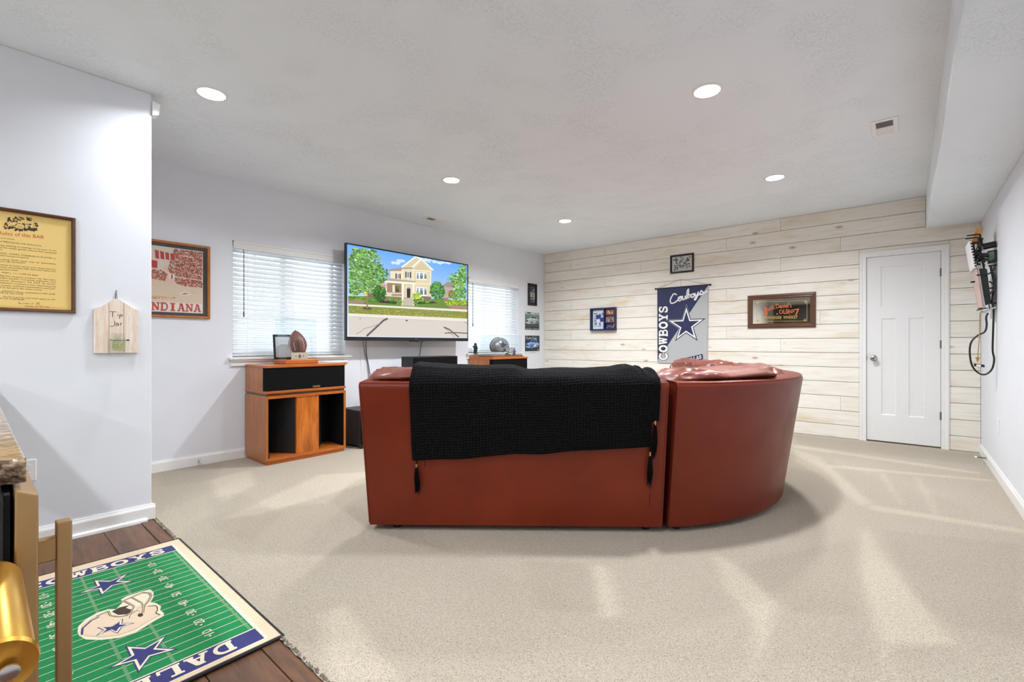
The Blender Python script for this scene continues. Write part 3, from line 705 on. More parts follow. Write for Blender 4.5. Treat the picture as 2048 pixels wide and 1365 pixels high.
def section(name, label, mp, alist, cush, feets, a_split, group):
    s_ = thing(name, label, 'sofa', SO.copy(), group)
    bk = MB().sweep(BACK, alist, mp).build('back_frame', 'leather', s_, smooth=True)
    a0, a1 = alist[0], alist[-1]
    m = MB(); e = alist
    m.tube([mp(a, -0.107, 0.862) for a in e], 0.0055, 6); m.build('piping', 'leather', bk, smooth=True)
    for aa in (a0, a1): MB().tube([mp(aa, t_, z) for t_, z in BACK[1:8]], 0.0045, 6).build('piping', 'leather', bk, smooth=True)
    MB().sweep([(0.15, 0.04), (0.15, 0.27), (0.90, 0.27), (0.92, 0.25), (0.92, 0.04)], alist, mp).build('seat_base', 'leather', s_, smooth=True)
    for k, (c0, c1) in enumerate(a_split):
        al = linspace(c0, c1, 14)
        MB().sweep([(0.16, 0.27), (0.15, 0.36), (0.18, 0.44), (0.3, 0.465), (0.6, 0.47), (0.85, 0.46), (0.945, 0.42), (0.955, 0.35), (0.93, 0.272)], al, mp).build('seat_cushion', 'leather_cushion', s_, smooth=True)
    for k, kw in enumerate(cush): cushion(mp, **kw).build('back_cushion', 'leather_cushion', s_, smooth='all')
    feet(mp, feets, s_)
    return s_
# straight section: left cushion top shows beside the throw
section('sofa_section', 'straight section of brown leather sofa seen from behind, black throw over it', m1, linspace(0, 1.672, 12),
        [dict(a0=-0.02, a1=0.82, t0=-0.075, t1=0.34, z0=0.45, z1=0.935, seed=1.0, wr=0.015, lean=-0.12), dict(a0=0.83, a1=1.66, t0=-0.06, t1=0.34, z0=0.45, z1=0.89, seed=4.0, wr=0.018, lean=-0.12)],
        [0.14, 1.6], [(0.01, 0.83), (0.835, 1.66)], 'brown leather sectional sofa')
MB()
a_lo, a_hi = rad(6.6), rad(96)
section('sofa_corner_section', 'curved corner section of brown leather sofa with loose back cushions', m2, linspace(a_lo, a_hi, 40),
        [dict(a0=rad(6.5), a1=rad(49), t0=-0.075, t1=0.36, z0=0.45, z1=0.932, seed=7.3, wr=0.020, lean=-0.10, nu=70, nv=56, ex=0.38), dict(a0=rad(50), a1=rad(95), t0=-0.03, t1=0.36, z0=0.45, z1=0.905, seed=11.0, wr=0.022, lean=-0.10, nu=60, nv=50)],
        [rad(10), rad(50), rad(92)], [(a_lo, rad(50)), (rad(51), a_hi)], 'brown leather sectional sofa')
section('sofa_section', 'far straight section of brown leather sofa, only cushion tops showing behind the curved corner', m3, linspace(0.03, 0.98, 8),
        [dict(a0=0.04, a1=0.5, t0=0.0, t1=0.36, z0=0.45, z1=0.912, seed=17.0, wr=0.02, lean=-0.10), dict(a0=0.51, a1=0.97, t0=0.0, t1=0.36, z0=0.45, z1=0.908, seed=21.0, wr=0.02, lean=-0.1)],
        [0.15, 0.88], [(0.04, 0.5), (0.505, 0.97)], 'brown leather sectional sofa')

# ------------------------------------------------------------------ throw blanket with tassels
bl = thing('throw_blanket', 'black knitted throw with tassels draped over the sofa back', 'blanket', SO.copy())
def interp(x, pts):
    for (x0_, y0_), (x1_, y1_) in zip(pts, pts[1:]):
        if x <= x1_: k = (x - x0_) / (x1_ - x0_) if x1_ > x0_ else 0; k = max(0, k); k = k * k * (3 - 2 * k); return y0_ + (y1_ - y0_) * k
    return pts[-1][1]
TOPZ = [(0.0, 0.968), (0.06, 0.962), (0.16, 0.952), (0.30, 0.948), (0.42, 0.950), (0.5, 0.928), (0.60, 0.932), (0.72, 0.93), (0.85, 0.94), (0.93, 0.955), (0.97, 0.94), (1.0, 0.90)]
def blanket_fn(aL, aR, zl, zr, off, tz):
    def fn(u, v):
        a = aL + (aR - aL) * u
        zlow = zl + (zr - zl) * u + 0.004 * sin(u * 19)
        top = interp(u, TOPZ) + tz
        # path along the drape: face, shoulder, over the cushions, down in front
        path = [(-0.121 * (zlow - 0.035) / 0.805 - 0.012, zlow)]
        for q in range(1, 9):
            z = zlow + (0.83 - zlow) * q / 8; path.append((-0.121 * (z - 0.035) / 0.805 - 0.013, z))
        path += [(-0.137, 0.858), (-0.124, 0.884), (-0.095, 0.897 + (top - .9) * .25), (-0.05, top - 0.012), (0.03, top), (0.12, top + 0.002), (0.20, top - 0.005), (0.29, top - 0.05), (0.35, top - 0.14), (0.38, top - 0.3), (0.40, top - 0.42)]
        L_ = [0]
        for p, q in zip(path, path[1:]): L_.append(L_[-1] + math.hypot(q[0] - p[0], q[1] - p[1]))
        s_ = v * L_[-1]; k = 0
        while k < len(L_) - 2 and L_[k + 1] < s_: k += 1
        f = (s_ - L_[k]) / (L_[k + 1] - L_[k]); t_ = path[k][0] + (path[k + 1][0] - path[k][0]) * f; z = path[k][1] + (path[k + 1][1] - path[k][1]) * f
        a2 = a + (0.012 * (1 - 2 * u) if z < 0.5 else 0) * (0.5 - z) / 0.1 * .3
        wob = 0.007 * noise.noise(Vector((a * 5, s_ * 4, 1.3)))
        return Vector((a2, t_ - abs(off) - abs(wob) if t_ < -0.1 else t_, z + (wob + off if t_ >= -0.1 else 0)))
    return fn
def blanket_mesh(name, fn, nu, nv, su, sv):
    m = MB(); m.grid(fn, nu, nv); me = bpy.data.meshes.new(name); me.from_pydata(m.v, [], m.f)
    uvl = me.uv_layers.new(name='UVMap'); w = nu + 1
    for p in me.polygons:
        p.use_smooth = True
        for li in p.loop_indices:
            vi = me.loops[li].vertex_index; uvl.data[li].uv = ((vi % w) / nu * su, (vi // w) / nv * sv)
    me.materials.append(M['knit_black']); o = bpy.data.objects.new(name, me); C.objects.link(o); o.parent = bl
    sd = o.modifiers.new('thick', 'SOLIDIFY'); sd.thickness = 0.012; sd.offset = 0
    return o
blanket_mesh('knitted_cloth', blanket_fn(0.262, 1.585, 0.425, 0.512, 0.0, 0.0), 150, 110, 74, 80)
blanket_mesh('folded_layer', blanket_fn(1.545, 1.625, 0.655, 0.66, 0.0, -0.02), 14, 70, 6, 70)
def tassel(px, z1, z0, seed, t_extra=0.0):
    r = random.Random(seed); lean = lambda z: -0.121 * (z - 0.035) / 0.805 - 0.02 - t_extra
    m = MB()
    for k in range(46):
        an = r.random() * 6.28; rr = 0.016 * math.sqrt(r.random()); ln = (z1 - z0) * (0.72 + 0.28 * r.random())
        pts = []
        for q in (0, .25, .6, 1):
            sp_ = 0.3 + 0.7 * min(1, q * 2.2); z = z1 - ln * q
            pts.append((px + cos(an) * rr * sp_ + (r.random() - .5) * .004 * q, lean(z1) * (1 - q) + lean(z) * q + sin(an) * rr * sp_ * .7 - .004, z))
        m.tube(pts, [0.0022, 0.0026, 0.002, 0.0008], 4, cap=False)
    o = m.build('tassel', 'tassel_black', bl)
    MB().tube([(px, lean(z1) - .004, z1 + 0.014), (px, lean(z1) - .004, z1 - 0.008)], 0.0055, 10).build('tassel_ring', 'gold', o, smooth=True)
    MB().tube([(px, lean(z1), z1 + 0.045), (px, lean(z1) - .003, z1 + 0.01)], 0.003, 6).build('tassel_cord', 'tassel_black', o)
tassel(0.287, 0.392, 0.225, 3); tassel(1.602, 0.645, 0.44, 5); tassel(1.583, 0.470, 0.27, 9)
# loose yarn ends
m = MB(); m.tube([(0.335, -0.09, 0.44), (0.338, -0.098, 0.395)], 0.0015, 5); m.tube([(1.585, -0.08, 0.28), (1.587, -0.06, 0.17)], 0.0012, 5); m.build('loose_yarn', 'tassel_black', bl)

# ------------------------------------------------------------------ television
TVX = -4.60
tv = thing('television', 'large flat television on the wall showing a picture of a house', 'television', frame((TVX, 3.545, 1.115), (0, 1, 0), (0, 0, 1)))
FT = tv.matrix_world.copy()
tq = [on_frame(FT, *p) for p in ((690.5, 485.5), (935, 529), (937, 682), (692.5, 680.5))]
tx0, tx1 = (tq[0][0] + tq[3][0]) / 2, (tq[1][0] + tq[2][0]) / 2; ty0, ty1 = 0.0, (tq[0][1] + tq[1][1]) / 2
bz = 0.016
m = MB(); m.box(tx0, tx1, ty0, ty1, -0.035, -0.004); m.build('housing', 'black_plastic', tv, bevel=0.004)
m = MB(); m.box(tx0, tx0 + bz, ty0, ty1, -0.004, 0.004); m.box(tx1 - bz, tx1, ty0, ty1, -0.004, 0.004); m.box(tx0 + bz, tx1 - bz, ty1 - bz, ty1, -0.004, 0.004); m.box(tx0 + bz, tx1 - bz, ty0, ty0 + 0.042, -0.004, 0.004)
m.build('bezel', 'black_plastic', tv, bevel=0.0015, seg=1)
m = MB(); m.box(tx0 + 0.35, tx1 - 0.35, 0.12, ty1 - 0.2, -0.07, -0.035); m.build('rear_cover', 'black_satin', tv, bevel=0.01)
m = MB(); m.box(-0.3, 0.3, 0.4, 0.7, -0.19, -0.17); m.box(-0.2, -0.15, 0.45, 0.65, -0.19, -0.07); m.box(0.15, 0.2, 0.45, 0.65, -0.19, -0.07); m.build('wall_mount', 'black_satin', tv)
m = MB(); m.box(-0.06, 0.06, -0.012, 0.0, -0.02, 0.002); m.build('sensor_bar', 'black_plastic', tv)
m = MB(); m.tube([(-0.05, -0.01, -0.03), (0.0, -0.018, -0.03), (0.05, -0.01, -0.03)], 0.004, 6); m.build('cable_clip', 'outlet_white', tv)
ct = crop(680, 480, 6.2036)
T = lambda *pts: [on_frame(FT, *ct(*p)) for p in pts]
pic = Pic(0.0002, 0.00012); r = random.Random(11)
pic.rect(tx0 + bz, tx1 - bz, ty0 + 0.042, ty1 - bz, [rgb(214, 228, 246), rgb(206, 226, 248), rgb(96, 160, 236), rgb(104, 164, 238)], 0)
for cx_, cy_, rx_, ry_ in ((1180, 265, 95, 28), (1290, 290, 70, 20), (690, 285, 40, 16), (1060, 250, 50, 14), (760, 260, 30, 10)):
    for k in range(10): q = T((cx_ + rx_ * (r.random() * 2 - 1), cy_ + ry_ * (r.random() * 2 - 1) * .6))[0]; pic.disc(q[0], q[1], 0.03 * (0.5 + r.random()), 0.012 * (.5 + r.random()), rgb(200, 218, 244), 1)
def P4(c_, lay, *pts): pic.poly(T(*pts), rgb(*c_), lay)
P4((102, 132, 62), 1, (100, 700), (600, 700), (1581, 760), (1581, 880), (104, 805))
P4((178, 162, 152), 1, (1255, 575), (1340, 520), (1480, 560), (1450, 600), (1345, 625), (1345, 720), (1255, 720))
P4((150, 138, 132), 2, (1255, 575), (1340, 520), (1480, 560), (1450, 600))
P4((214, 216, 222), 1, (330, 590), (430, 560), (560, 600), (560, 650), (330, 640))
P4((206, 192, 160), 3, (765, 345), (940, 206), (1015, 242), (905, 345))
P4((156, 146, 138), 4, (598, 370), (740, 345), (905, 345), (905, 362), (770, 362), (762, 388), (608, 388))
P4((226, 214, 184), 3, (625, 385), (772, 362), (772, 500), (625, 486)); P4((220, 207, 174), 3, (772, 358), (912, 352), (912, 520), (772, 498))
P4((216, 202, 166), 3, (905, 350), (1010, 240), (1145, 372), (1130, 386), (1122, 704), (912, 695)); P4((204, 190, 154), 4, (918, 362), (1010, 262), (1120, 378), (918, 372))
for a, b in (((765, 342), (940, 207)), ((940, 207), (1015, 243)), ((893, 344), (1010, 236)), ((1010, 236), (1158, 380))):
    pic.stroke(T(a, b), 0.017, rgb(240, 236, 226), 5, False)
for xx in range(930, 1125, 16): pic.stroke(T((xx, 300 + abs(1010 - xx) * .9), (xx, 375)), 0.003, rgb(190, 176, 142), 5, False)
pic.stroke(T((912, 378), (1132, 388)), 0.008, rgb(236, 230, 214), 5, False); pic.stroke(T((912, 540), (1126, 552)), 0.008, rgb(236, 230, 214), 5, False); pic.stroke(T((1128, 388), (1120, 704)), 0.012, rgb(238, 232, 218), 5, False); pic.stroke(T((906, 360), (906, 540)), 0.009, rgb(238, 232, 218), 5, False); pic.stroke(T((774, 362), (774, 500)), 0.008, rgb(238, 232, 218), 5, False)
for (xa, ya, xb, yb) in ((945, 398, 1078, 498), (945, 584, 1078, 696)):
    P4((244, 243, 240), 6, (xa, ya), (xb, ya + 12), (xb - 3, yb), (xa, yb - 6))
    for (u0, u1) in ((8, 30), (46, 84), (100, 128)):
        P4((104, 122, 126), 7, (xa + u0, ya + 8 + u0 * .09), (xa + u1, ya + 8 + u1 * .09), (xa + u1, yb - 12), (xa + u0, yb - 14)); P4((150, 168, 176), 8, (xa + u0, ya + 8 + u0 * .09), (xa + u1, ya + 8 + u1 * .09), (xa + u1, ya + 46), (xa + u0, ya + 44))
for (xa, ya, xb, yb) in ((688, 416, 752, 484), (810, 394, 882, 472)):
    P4((46, 40, 40), 6, (xa, ya), (xa + 15, ya + 1), (xa + 15, yb), (xa, yb - 2)); P4((46, 40, 40), 6, (xb - 15, ya + 4), (xb, ya + 5), (xb, yb + 2), (xb - 15, yb + 1))
    P4((242, 242, 240), 6, (xa + 17, ya + 1), (xb - 17, ya + 4), (xb - 17, yb + 1), (xa + 17, yb)); P4((138, 146, 156), 7, (xa + 21, ya + 6), (xb - 21, ya + 8), (xb - 21, yb - 4), (xa + 21, yb - 5))
P4((150, 128, 104), 6, (578, 528), (772, 545), (772, 700), (578, 690)); P4((208, 192, 160), 6, (788, 546), (902, 552), (902, 722), (788, 718))
P4((226, 216, 190), 7, (650, 560), (680, 562), (680, 650), (650, 650)); P4((96, 72, 56), 7, (686, 572), (735, 575), (735, 650), (686, 650)); P4((92, 140, 50), 8, (700, 585), (745, 570), (740, 610), (712, 612))
P4((170, 158, 146), 7, (556, 490), (604, 476), (942, 514), (940, 530), (556, 506)); P4((236, 228, 206), 8, (560, 506), (938, 530), (938, 556), (560, 530))
P4((216, 204, 184), 8, (578, 652), (770, 660), (770, 712), (578, 702)); P4((170, 140, 124), 9, (640, 670), (768, 672), (768, 700), (640, 698))
P4((240, 234, 216), 9, (764, 545), (790, 546), (790, 742), (764, 742)); P4((240, 234, 216), 9, (898, 552), (920, 553), (920, 705), (898, 705)); P4((236, 228, 208), 9, (562, 530), (580, 531), (580, 700), (562, 700))
P4((240, 236, 226), 8, (818, 574), (882, 576), (880, 722), (820, 718)); P4((58, 50, 46), 9, (826, 600), (875, 602), (873, 720), (828, 718)); P4((150, 150, 150), 9, (828, 580), (874, 582), (874, 596), (828, 594))
P4((128, 104, 96), 7, (998, 700), (1126, 706), (1132, 752), (1000, 748)); P4((128, 104, 96), 5, (340, 645), (430, 650), (430, 720), (340, 712)); P4((132, 112, 102), 5, (545, 715), (765, 720), (765, 765), (545, 760)); P4((140, 120, 112), 4, (1262, 720), (1345, 722), (1345, 770), (1262, 765))
P4((202, 192, 172), 9, (786, 728), (906, 724), (918, 824), (768, 818))
for k in range(5): pic.stroke(T((783 - k * 3, 744 + k * 17), (908 + k * 2, 742 + k * 17)), 0.005, rgb(150, 140, 122), 10, False)
for a, b in (((774, 742), (766, 818)), ((910, 700), (917, 822))): pic.stroke(T(a, b), 0.012, rgb(240, 236, 222), 10, False)
P4((58, 48, 44), 2, (470, 765), (560, 738), (700, 745), (760, 800), (470, 778)); P4((58, 48, 44), 2, (925, 770), (1150, 765), (1210, 785), (925, 800))
P4((160, 128, 112), 4, (105, 748), (320, 755), (285, 792), (105, 790)); P4((158, 132, 116), 6, (1295, 785), (1390, 808), (1581, 822), (1581, 868), (1390, 858), (1360, 838))
P4((226, 220, 206), 7, (104, 792), (1580, 868), (1580, 894), (104, 814)); P4((132, 140, 66), 7, (104, 814), (1580, 894), (1580, 978), (104, 912))
for k in range(420):
    x = 110 + 1465 * r.random(); y = 818 + (x - 110) * .055 + 90 * r.random(); dry = (y - 818 - (x - 110) * .055) / 90
    c_ = (196, 168, 92) if r.random() < 0.15 + .45 * dry * (x > 500) else ((104, 126, 48) if r.random() < .5 else (152, 156, 80)); q = T((x, y))[0]; pic.disc(q[0], q[1], 0.014 * (.4 + r.random()), 0.0035, rgb(*c_), 8, 6)
P4((224, 217, 207), 9, (104, 912), (1580, 978), (1580, 1018), (104, 948)); P4((205, 198, 190), 9, (104, 948), (1580, 1018), (1582, 1216), (104, 1192))
pic.stroke(T((150, 955), (1580, 1020)), 0.003, rgb(168, 160, 152), 10, False)
pic.stroke(T((585, 980), (540, 1000), (450, 1085), (335, 1190)), 0.022, rgb(92, 86, 84), 11); pic.stroke(T((500, 1040), (390, 1080), (300, 1102), (255, 1140), (200, 1170)), 0.006, rgb(140, 132, 126), 11)
pic.stroke(T((1290, 1086), (1350, 1110), (1420, 1165), (1470, 1206)), 0.018, rgb(90, 84, 82), 11); pic.stroke(T((1300, 1158), (1440, 1152), (1580, 1160)), 0.013, rgb(90, 84, 82), 11); pic.stroke(T((1290, 1086), (1340, 1130), (1420, 1205)), 0.006, rgb(110, 104, 100), 11); pic.stroke(T((1540, 1018), (1580, 1036)), 0.006, rgb(90, 84, 82), 11)
q = T((826, 1003))[0]; pic.disc(q[0], q[1], 0.02, 0.009, rgb(96, 92, 92), 11); q = T((250, 978))[0]; pic.disc(q[0], q[1], 0.01, 0.004, rgb(110, 106, 104), 11)
def foliage(cx_, cy_, rx_, ry_, n, cols, sz, lay, xmax=1570, xmin=103):
    n = int(n * 1.9); sz = sz * 0.72
    for k in range(n):
        a = r.random() * 6.28; d_ = r.random() ** 0.55 * (1.12 if r.random() < .2 else 1.0); x = cx_ + rx_ * d_ * cos(a); y = cy_ + ry_ * d_ * sin(a)
        if x > xmax - sz * .5 or x < xmin + sz * .5: continue
        q = T((x, y))[0]; cc = cols[int(r.random() * len(cols))]; f = 0.7 + .55 * r.random()
        pic.blob(q[0], q[1], sz * 0.00118 * (.5 + r.random()), rgb(*[min(255, c_ * f) for c_ in cc]), lay + k % 4, r, 6, 0.62)
GR = [(92, 140, 66), (126, 170, 96), (70, 116, 50), (150, 188, 116), (108, 156, 84)]
pic.stroke(T((336, 852), (338, 740), (334, 600)), 0.02, rgb(150, 118, 92), 12, False); q = T((336, 852))[0]; pic.disc(q[0], q[1], 0.062, 0.014, rgb(92, 72, 60), 11)
for a in ((215, 300, 120, 190, 260), (330, 300, 170, 190, 420), (430, 430, 170, 130, 330), (250, 480, 150, 140, 320), (340, 590, 210, 70, 260), (190, 620, 80, 60, 90), (330, 170, 110, 70, 110), (170, 220, 60, 60, 60)): foliage(a[0], a[1], a[2], a[3], int(a[4] * .8), GR, 17, 14)
for a in ((1520, 430, 60, 110, 130), (1480, 480, 130, 80, 180), (1510, 610, 110, 110, 230), (1440, 680, 90, 60, 120), (1540, 350, 50, 40, 40)): foliage(*a, [(84, 146, 72), (132, 182, 98), (64, 120, 52), (160, 196, 110)], 16, 14)
foliage(1205, 640, 92, 100, 260, [(72, 130, 62), (48, 96, 40), (104, 160, 88)], 16, 14); foliage(1200, 560, 60, 50, 60, [(92, 150, 76)], 15, 14)
foliage(492, 668, 74, 92, 230, [(40, 84, 34), (60, 108, 48), (86, 130, 62)], 15, 18); foliage(950, 690, 48, 42, 90, [(170, 196, 78), (140, 178, 66), (206, 220, 120)], 13, 18)
foliage(1385, 672, 44, 48, 90, [(176, 92, 70), (150, 78, 52), (126, 120, 60)], 12, 14)
for cx_ in (1355, 1420, 1505, 1560): foliage(cx_, 775, 46, 32, 70, [(150, 178, 40), (112, 146, 36), (182, 198, 66)], 12, 18, 1572)
for cx_, cy_, rx_, ry_ in ((640, 745, 46, 26), (735, 775, 34, 36), (940, 770, 30, 46), (1010, 745, 36, 28), (1085, 760, 40, 22), (1240, 745, 40, 22), (150, 715, 46, 18), (250, 730, 60, 20)): foliage(cx_, cy_, rx_, ry_, 40, [(70, 112, 44), (106, 146, 60), (136, 164, 60)], 12, 18)
foliage(545, 575, 40, 30, 18, [(226, 110, 90), (240, 150, 130)], 8, 20); foliage(320, 668, 30, 20, 14, [(222, 200, 60)], 8, 19); foliage(430, 760, 80, 20, 40, [(90, 134, 56)], 10, 8)
pic.build('screen_picture', 'print_screen', tv)
pg = Pic(0.0042); pg.rect(0.005, 0.05, 0.017, 0.025, rgb(96, 96, 100), 0); pg.build('maker_mark', 'print_gloss', tv)
def cord(name, label, pts, r_, mat, group=None, n=6, cat='cable'):
    o = MB().tube(pts, r_, n).build(name, mat, smooth=True); return tag(o, label, cat, group)
G = 'thin cables hanging below the television'
cord('cable', 'black cable hanging left of centre below the television', [(XL + .05, 2.985, 1.16), (XL + .012, 2.99, 1.09), (XL + .01, 3.0, 0.95), (XL + .012, 3.03, 0.80), (XL + .02, 3.06, 0.60), (XL + .05, 3.1, 0.2)], 0.004, 'black_plastic', G)
cord('cable', 'second black cable beside the left one below the television', [(XL + .05, 2.95, 1.16), (XL + .012, 2.955, 1.09), (XL + .01, 2.975, 0.97), (XL + .012, 3.01, 0.85), (XL + .02, 3.04, 0.55), (XL + .05, 3.07, 0.2)], 0.003, 'black_plastic', G)
cord('cable', 'black cable hanging from the television to the centre speaker', [(XL + .05, 3.80, 1.16), (XL + .012, 3.80, 1.09), (XL + .01, 3.785, 1.0), (XL + .02, 3.765, 0.92), (-4.62, 3.75, 0.86)], 0.004, 'black_plastic', G)
for k, yy in enumerate((2.93, 2.955, 2.905)):
    cord('speaker_wire', ['thin pale wire', 'pale wire hanging', 'faint pale wire'][k] + ' on the wall left of the black television cables', [(XL + .006, yy, 1.10), (XL + .004, yy + .01 * k, 0.9), (XL + .006, yy + .03, 0.7), (XL + .01, yy + .05, 0.3)], 0.0012, 'outlet_white', 'thin pale wires')

# ------------------------------------------------------------------ horn loudspeakers
def loudspeaker(x_front, y0, label):
    W_, Dp = 0.765, 0.476
    sp = thing('horn_loudspeaker', label, 'loudspeaker', Matrix.Translation((x_front, y0, 0)), 'walnut horn loudspeakers')
    # local: y along the width, x towards the room, back at -Dp
    MB().box(-Dp + .02, -0.012, 0.012, W_ - .012, 0, 0.036).build('plinth', 'walnut_h', sp, bevel=0.002, seg=1)
    m = MB(); m.box(-Dp, 0, 0, 0.022, 0.034, 0.612); m.build('side_panel', 'walnut_v', sp, bevel=0.002, seg=1)
    m = MB(); m.box(-Dp, 0, W_ - 0.022, W_, 0.034, 0.612); m.build('side_panel', 'walnut_v', sp, bevel=0.002, seg=1)
    MB().box(-Dp, 0, 0.022, W_ - 0.022, 0.034, 0.062).build('bottom_panel', 'walnut_h', sp); MB().box(-Dp, 0, 0.022, W_ - 0.022, 0.588, 0.612).build('top_panel', 'walnut_h', sp)
    MB().box(-Dp, -Dp + .015, 0.022, W_ - 0.022, 0.062, 0.588).build('rear_panel', 'black_satin', sp)
    c0, c1 = 0.274, 0.487
    MB().box(-0.035, -0.008, c0, c1, 0.062, 0.588).build('centre_panel', 'walnut_panel', sp)
    m = MB()   # splayed black horn walls behind the centre panel
    for (ya, yb, xa, xb) in ((c0, 0.10, -0.035, -0.30), (c1, W_ - 0.10, -0.035, -0.30)):
        n_ = 0.006 if yb > ya else -0.006
        m.hexa([(xa, ya, .062), (xb, yb, .062), (xb, yb + n_, .062), (xa, ya + n_, .062)], [(xa, ya, .588), (xb, yb, .588), (xb, yb + n_, .588), (xa, ya + n_, .588)])
    m.build('horn_wall', 'black_satin', sp)
    m = MB(); m.box(-0.30, -0.004, 0.022, 0.03, 0.062, 0.588); m.box(-0.30, -0.004, W_ - 0.03, W_ - 0.022, 0.062, 0.588); m.box(-0.31, -0.30, 0.022, W_ - .022, 0.062, 0.588); m.build('horn_liner', 'grille_cloth', sp)
    MB().box(-Dp + .012, -0.012, 0.012, W_ - .012, 0.612, 0.634).build('spacer', 'frame_dark', sp)
    MB().box(-Dp, 0, 0, W_, 0.634, 0.656).build('upper_base', 'walnut_h', sp, bevel=0.002, seg=1)
    MB().box(-Dp, 0, 0, W_, 0.864, 0.886).build('upper_top', 'walnut_h', sp, bevel=0.002, seg=1)
    MB().box(-Dp, -0.075, 0.004, W_ - .004, 0.656, 0.864).build('upper_body', 'walnut_v', sp)
    g = MB().box(-0.078, -0.01, 0.006, W_ - .006, 0.656, 0.864).build('grille', 'grille_cloth', sp, bevel=0.004)
    bd = MB().box(-0.01, -0.005, W_ * .56, W_ * .56 + 0.07, 0.664, 0.682).build('badge', 'gold', g)
    return sp
SP1 = (-4.29, 1.69); SP2 = (-4.30, 4.645)
loudspeaker(*SP1, 'walnut horn loudspeaker with black grille, football case on top')
loudspeaker(*SP2, 'walnut horn loudspeaker with helmet case on top, half hidden by the sofa')
sb = thing('subwoofer', 'black box subwoofer on the carpet between loudspeaker and sofa', 'subwoofer', Matrix.Translation((-4.25, 2.585, 0)))
MB().box(-0.36, 0, 0, 0.38, 0.03, 0.392).build('cabinet', 'black_satin', sb, bevel=0.006)
MB().box(-0.004, 0.008, 0.012, 0.368, 0.045, 0.38).build('grille', 'grille_cloth', sb)
for x in (-0.33, -0.02):
    for y in (0.03, 0.35): MB().lathe([(0.018, 0), (0.02, 0.004), (0.014, 0.031)], 12, Matrix.Translation((x, y, 0))).build('foot', 'black_plastic', sb)
cs = thing('centre_speaker', 'low black speaker box below the television, behind the sofa', 'loudspeaker', Matrix.Translation((-4.35, 3.33, 0)))
MB().box(-0.22, 0, 0, 0.70, 0.67, 0.926).build('cabinet', 'black_satin', cs, bevel=0.004)
MB().box(0, 0.01, 0.01, 0.69, 0.68, 0.916).build('grille', 'grille_cloth', cs)
m = MB(); m.box(-0.2, -0.02, 0.05, 0.65, 0.64, 0.67); m.box(-0.13, -0.09, 0.31, 0.39, 0.03, 0.64); m.box(-0.25, 0.03, 0.15, 0.55, 0, 0.03); m.build('stand', 'black_satin', cs, bevel=0.003)

# ------------------------------------------------------------------ football display on the left loudspeaker
ZT = 0.886
fd = thing('football_display_case', 'clear display case with a signed brown football on the loudspeaker', 'display case', Matrix.Translation((-4.55, 2.075, ZT)))
MB().box(-0.13, 0.13, -0.16, 0.16, 0, 0.042).build('wood_base', 'walnut_h', fd, bevel=0.008)
cb = 0.042; m = MB(); e_ = 0.003
for (a, b, c_, d_) in ((-0.12, -0.12 + e_, -0.145, 0.145), (0.12 - e_, 0.12, -0.145, 0.145), (-0.12, 0.12, -0.145, -0.145 + e_), (-0.12, 0.12, 0.145 - e_, 0.145)): m.box(a, b, c_, d_, cb, 0.43)
m.box(-0.12, 0.12, -0.145, 0.145, 0.43, 0.433); m.build('clear_cover', 'acrylic', fd)
prof = [(0.083 * (1 - (abs(z) / 0.143) ** 1.75) ** 0.75 if abs(z) < .1429 else 0.0, z) for z in [-0.143 + 0.286 * i / 22 for i in range(23)]]
fm = Matrix.Translation((0.0, 0.0, cb + 0.145)) @ Matrix.Rotation(rad(10), 4, 'X') @ Matrix.Rotation(rad(-15), 4, 'Z')
fb = thing('football', 'brown signed football standing upright inside the clear case', 'football', Matrix.Translation((-4.54, 2.085, ZT)))
ball = MB().lathe(prof, 32, fm).build('ball', 'football', fb, smooth='all')
m = MB()
for k in range(8):
    z = -0.06 + 0.12 * k / 7; rr = 0.083 * (1 - (abs(z) / 0.143) ** 1.75) ** 0.75 + 0.002; m.tube([fm @ Vector((rr * cos(a), rr * sin(a), z)) for a in (-1.35, -1.2, -1.05)], 0.0022, 5)
m.tube([fm @ Vector((0.083 * (1 - (abs(z) / 0.143) ** 1.75) ** .75 * cos(-1.2), 0.083 * (1 - (abs(z) / 0.143) ** 1.75) ** .75 * sin(-1.2), z)) for z in [-0.07 + .014 * q for q in range(11)]], 0.003, 5); m.build('laces', 'outlet_white', fb)
def on_ball(az, z, off=0.0012): rr = 0.083 * (1 - (abs(z) / 0.143) ** 1.75) ** .75 + off; return fm @ Vector((rr * cos(az), rr * sin(az), z))
m = MB()
for az, za, zb_ in ((-0.35, 0.01, 0.05), (-0.25, -0.05, 0.05), (-0.15, -0.05, 0.045), (-0.05, -0.03, 0.04)): m.tube([on_ball(az + .02 * q, za + (zb_ - za) * q / 6) for q in range(7)], 0.0018, 4)
m.build('stamp', 'black_gap', fb)
m = MB(); m.tube([on_ball(0.55 + 0.1 * sin(q * 1.9), 0.06 - 0.009 * q) for q in range(14)], 0.0016, 4); m.tube([on_ball(-0.55 + .06 * sin(q * 2.3), 0.03 - 0.008 * q) for q in range(11)], 0.0016, 4); m.build('signature', 'outlet_white', fb)
nt = thing('banknote', 'small framed banknote standing in front of the football', 'banknote', frame((-4.445, 2.06, ZT + cb), (0, 1, 0), (0.1, 0, 1)))
pg = Pic(0.001); pg.rect(-0.08, 0.08, 0.001, 0.068, rgb(226, 218, 196), 0); pg.rect(-0.068, 0.068, 0.006, 0.060, rgb(196, 190, 164), 1); pg.rect(-0.062, 0.062, 0.011, 0.055, rgb(222, 216, 194), 2); pg.disc(0, 0.032, 0.014, 0.019, rgb(120, 112, 96), 3); pg.disc(-.036, .032, .008, .009, rgb(150, 142, 120), 3); pg.disc(.036, .032, .008, .009, rgb(150, 142, 120), 3)
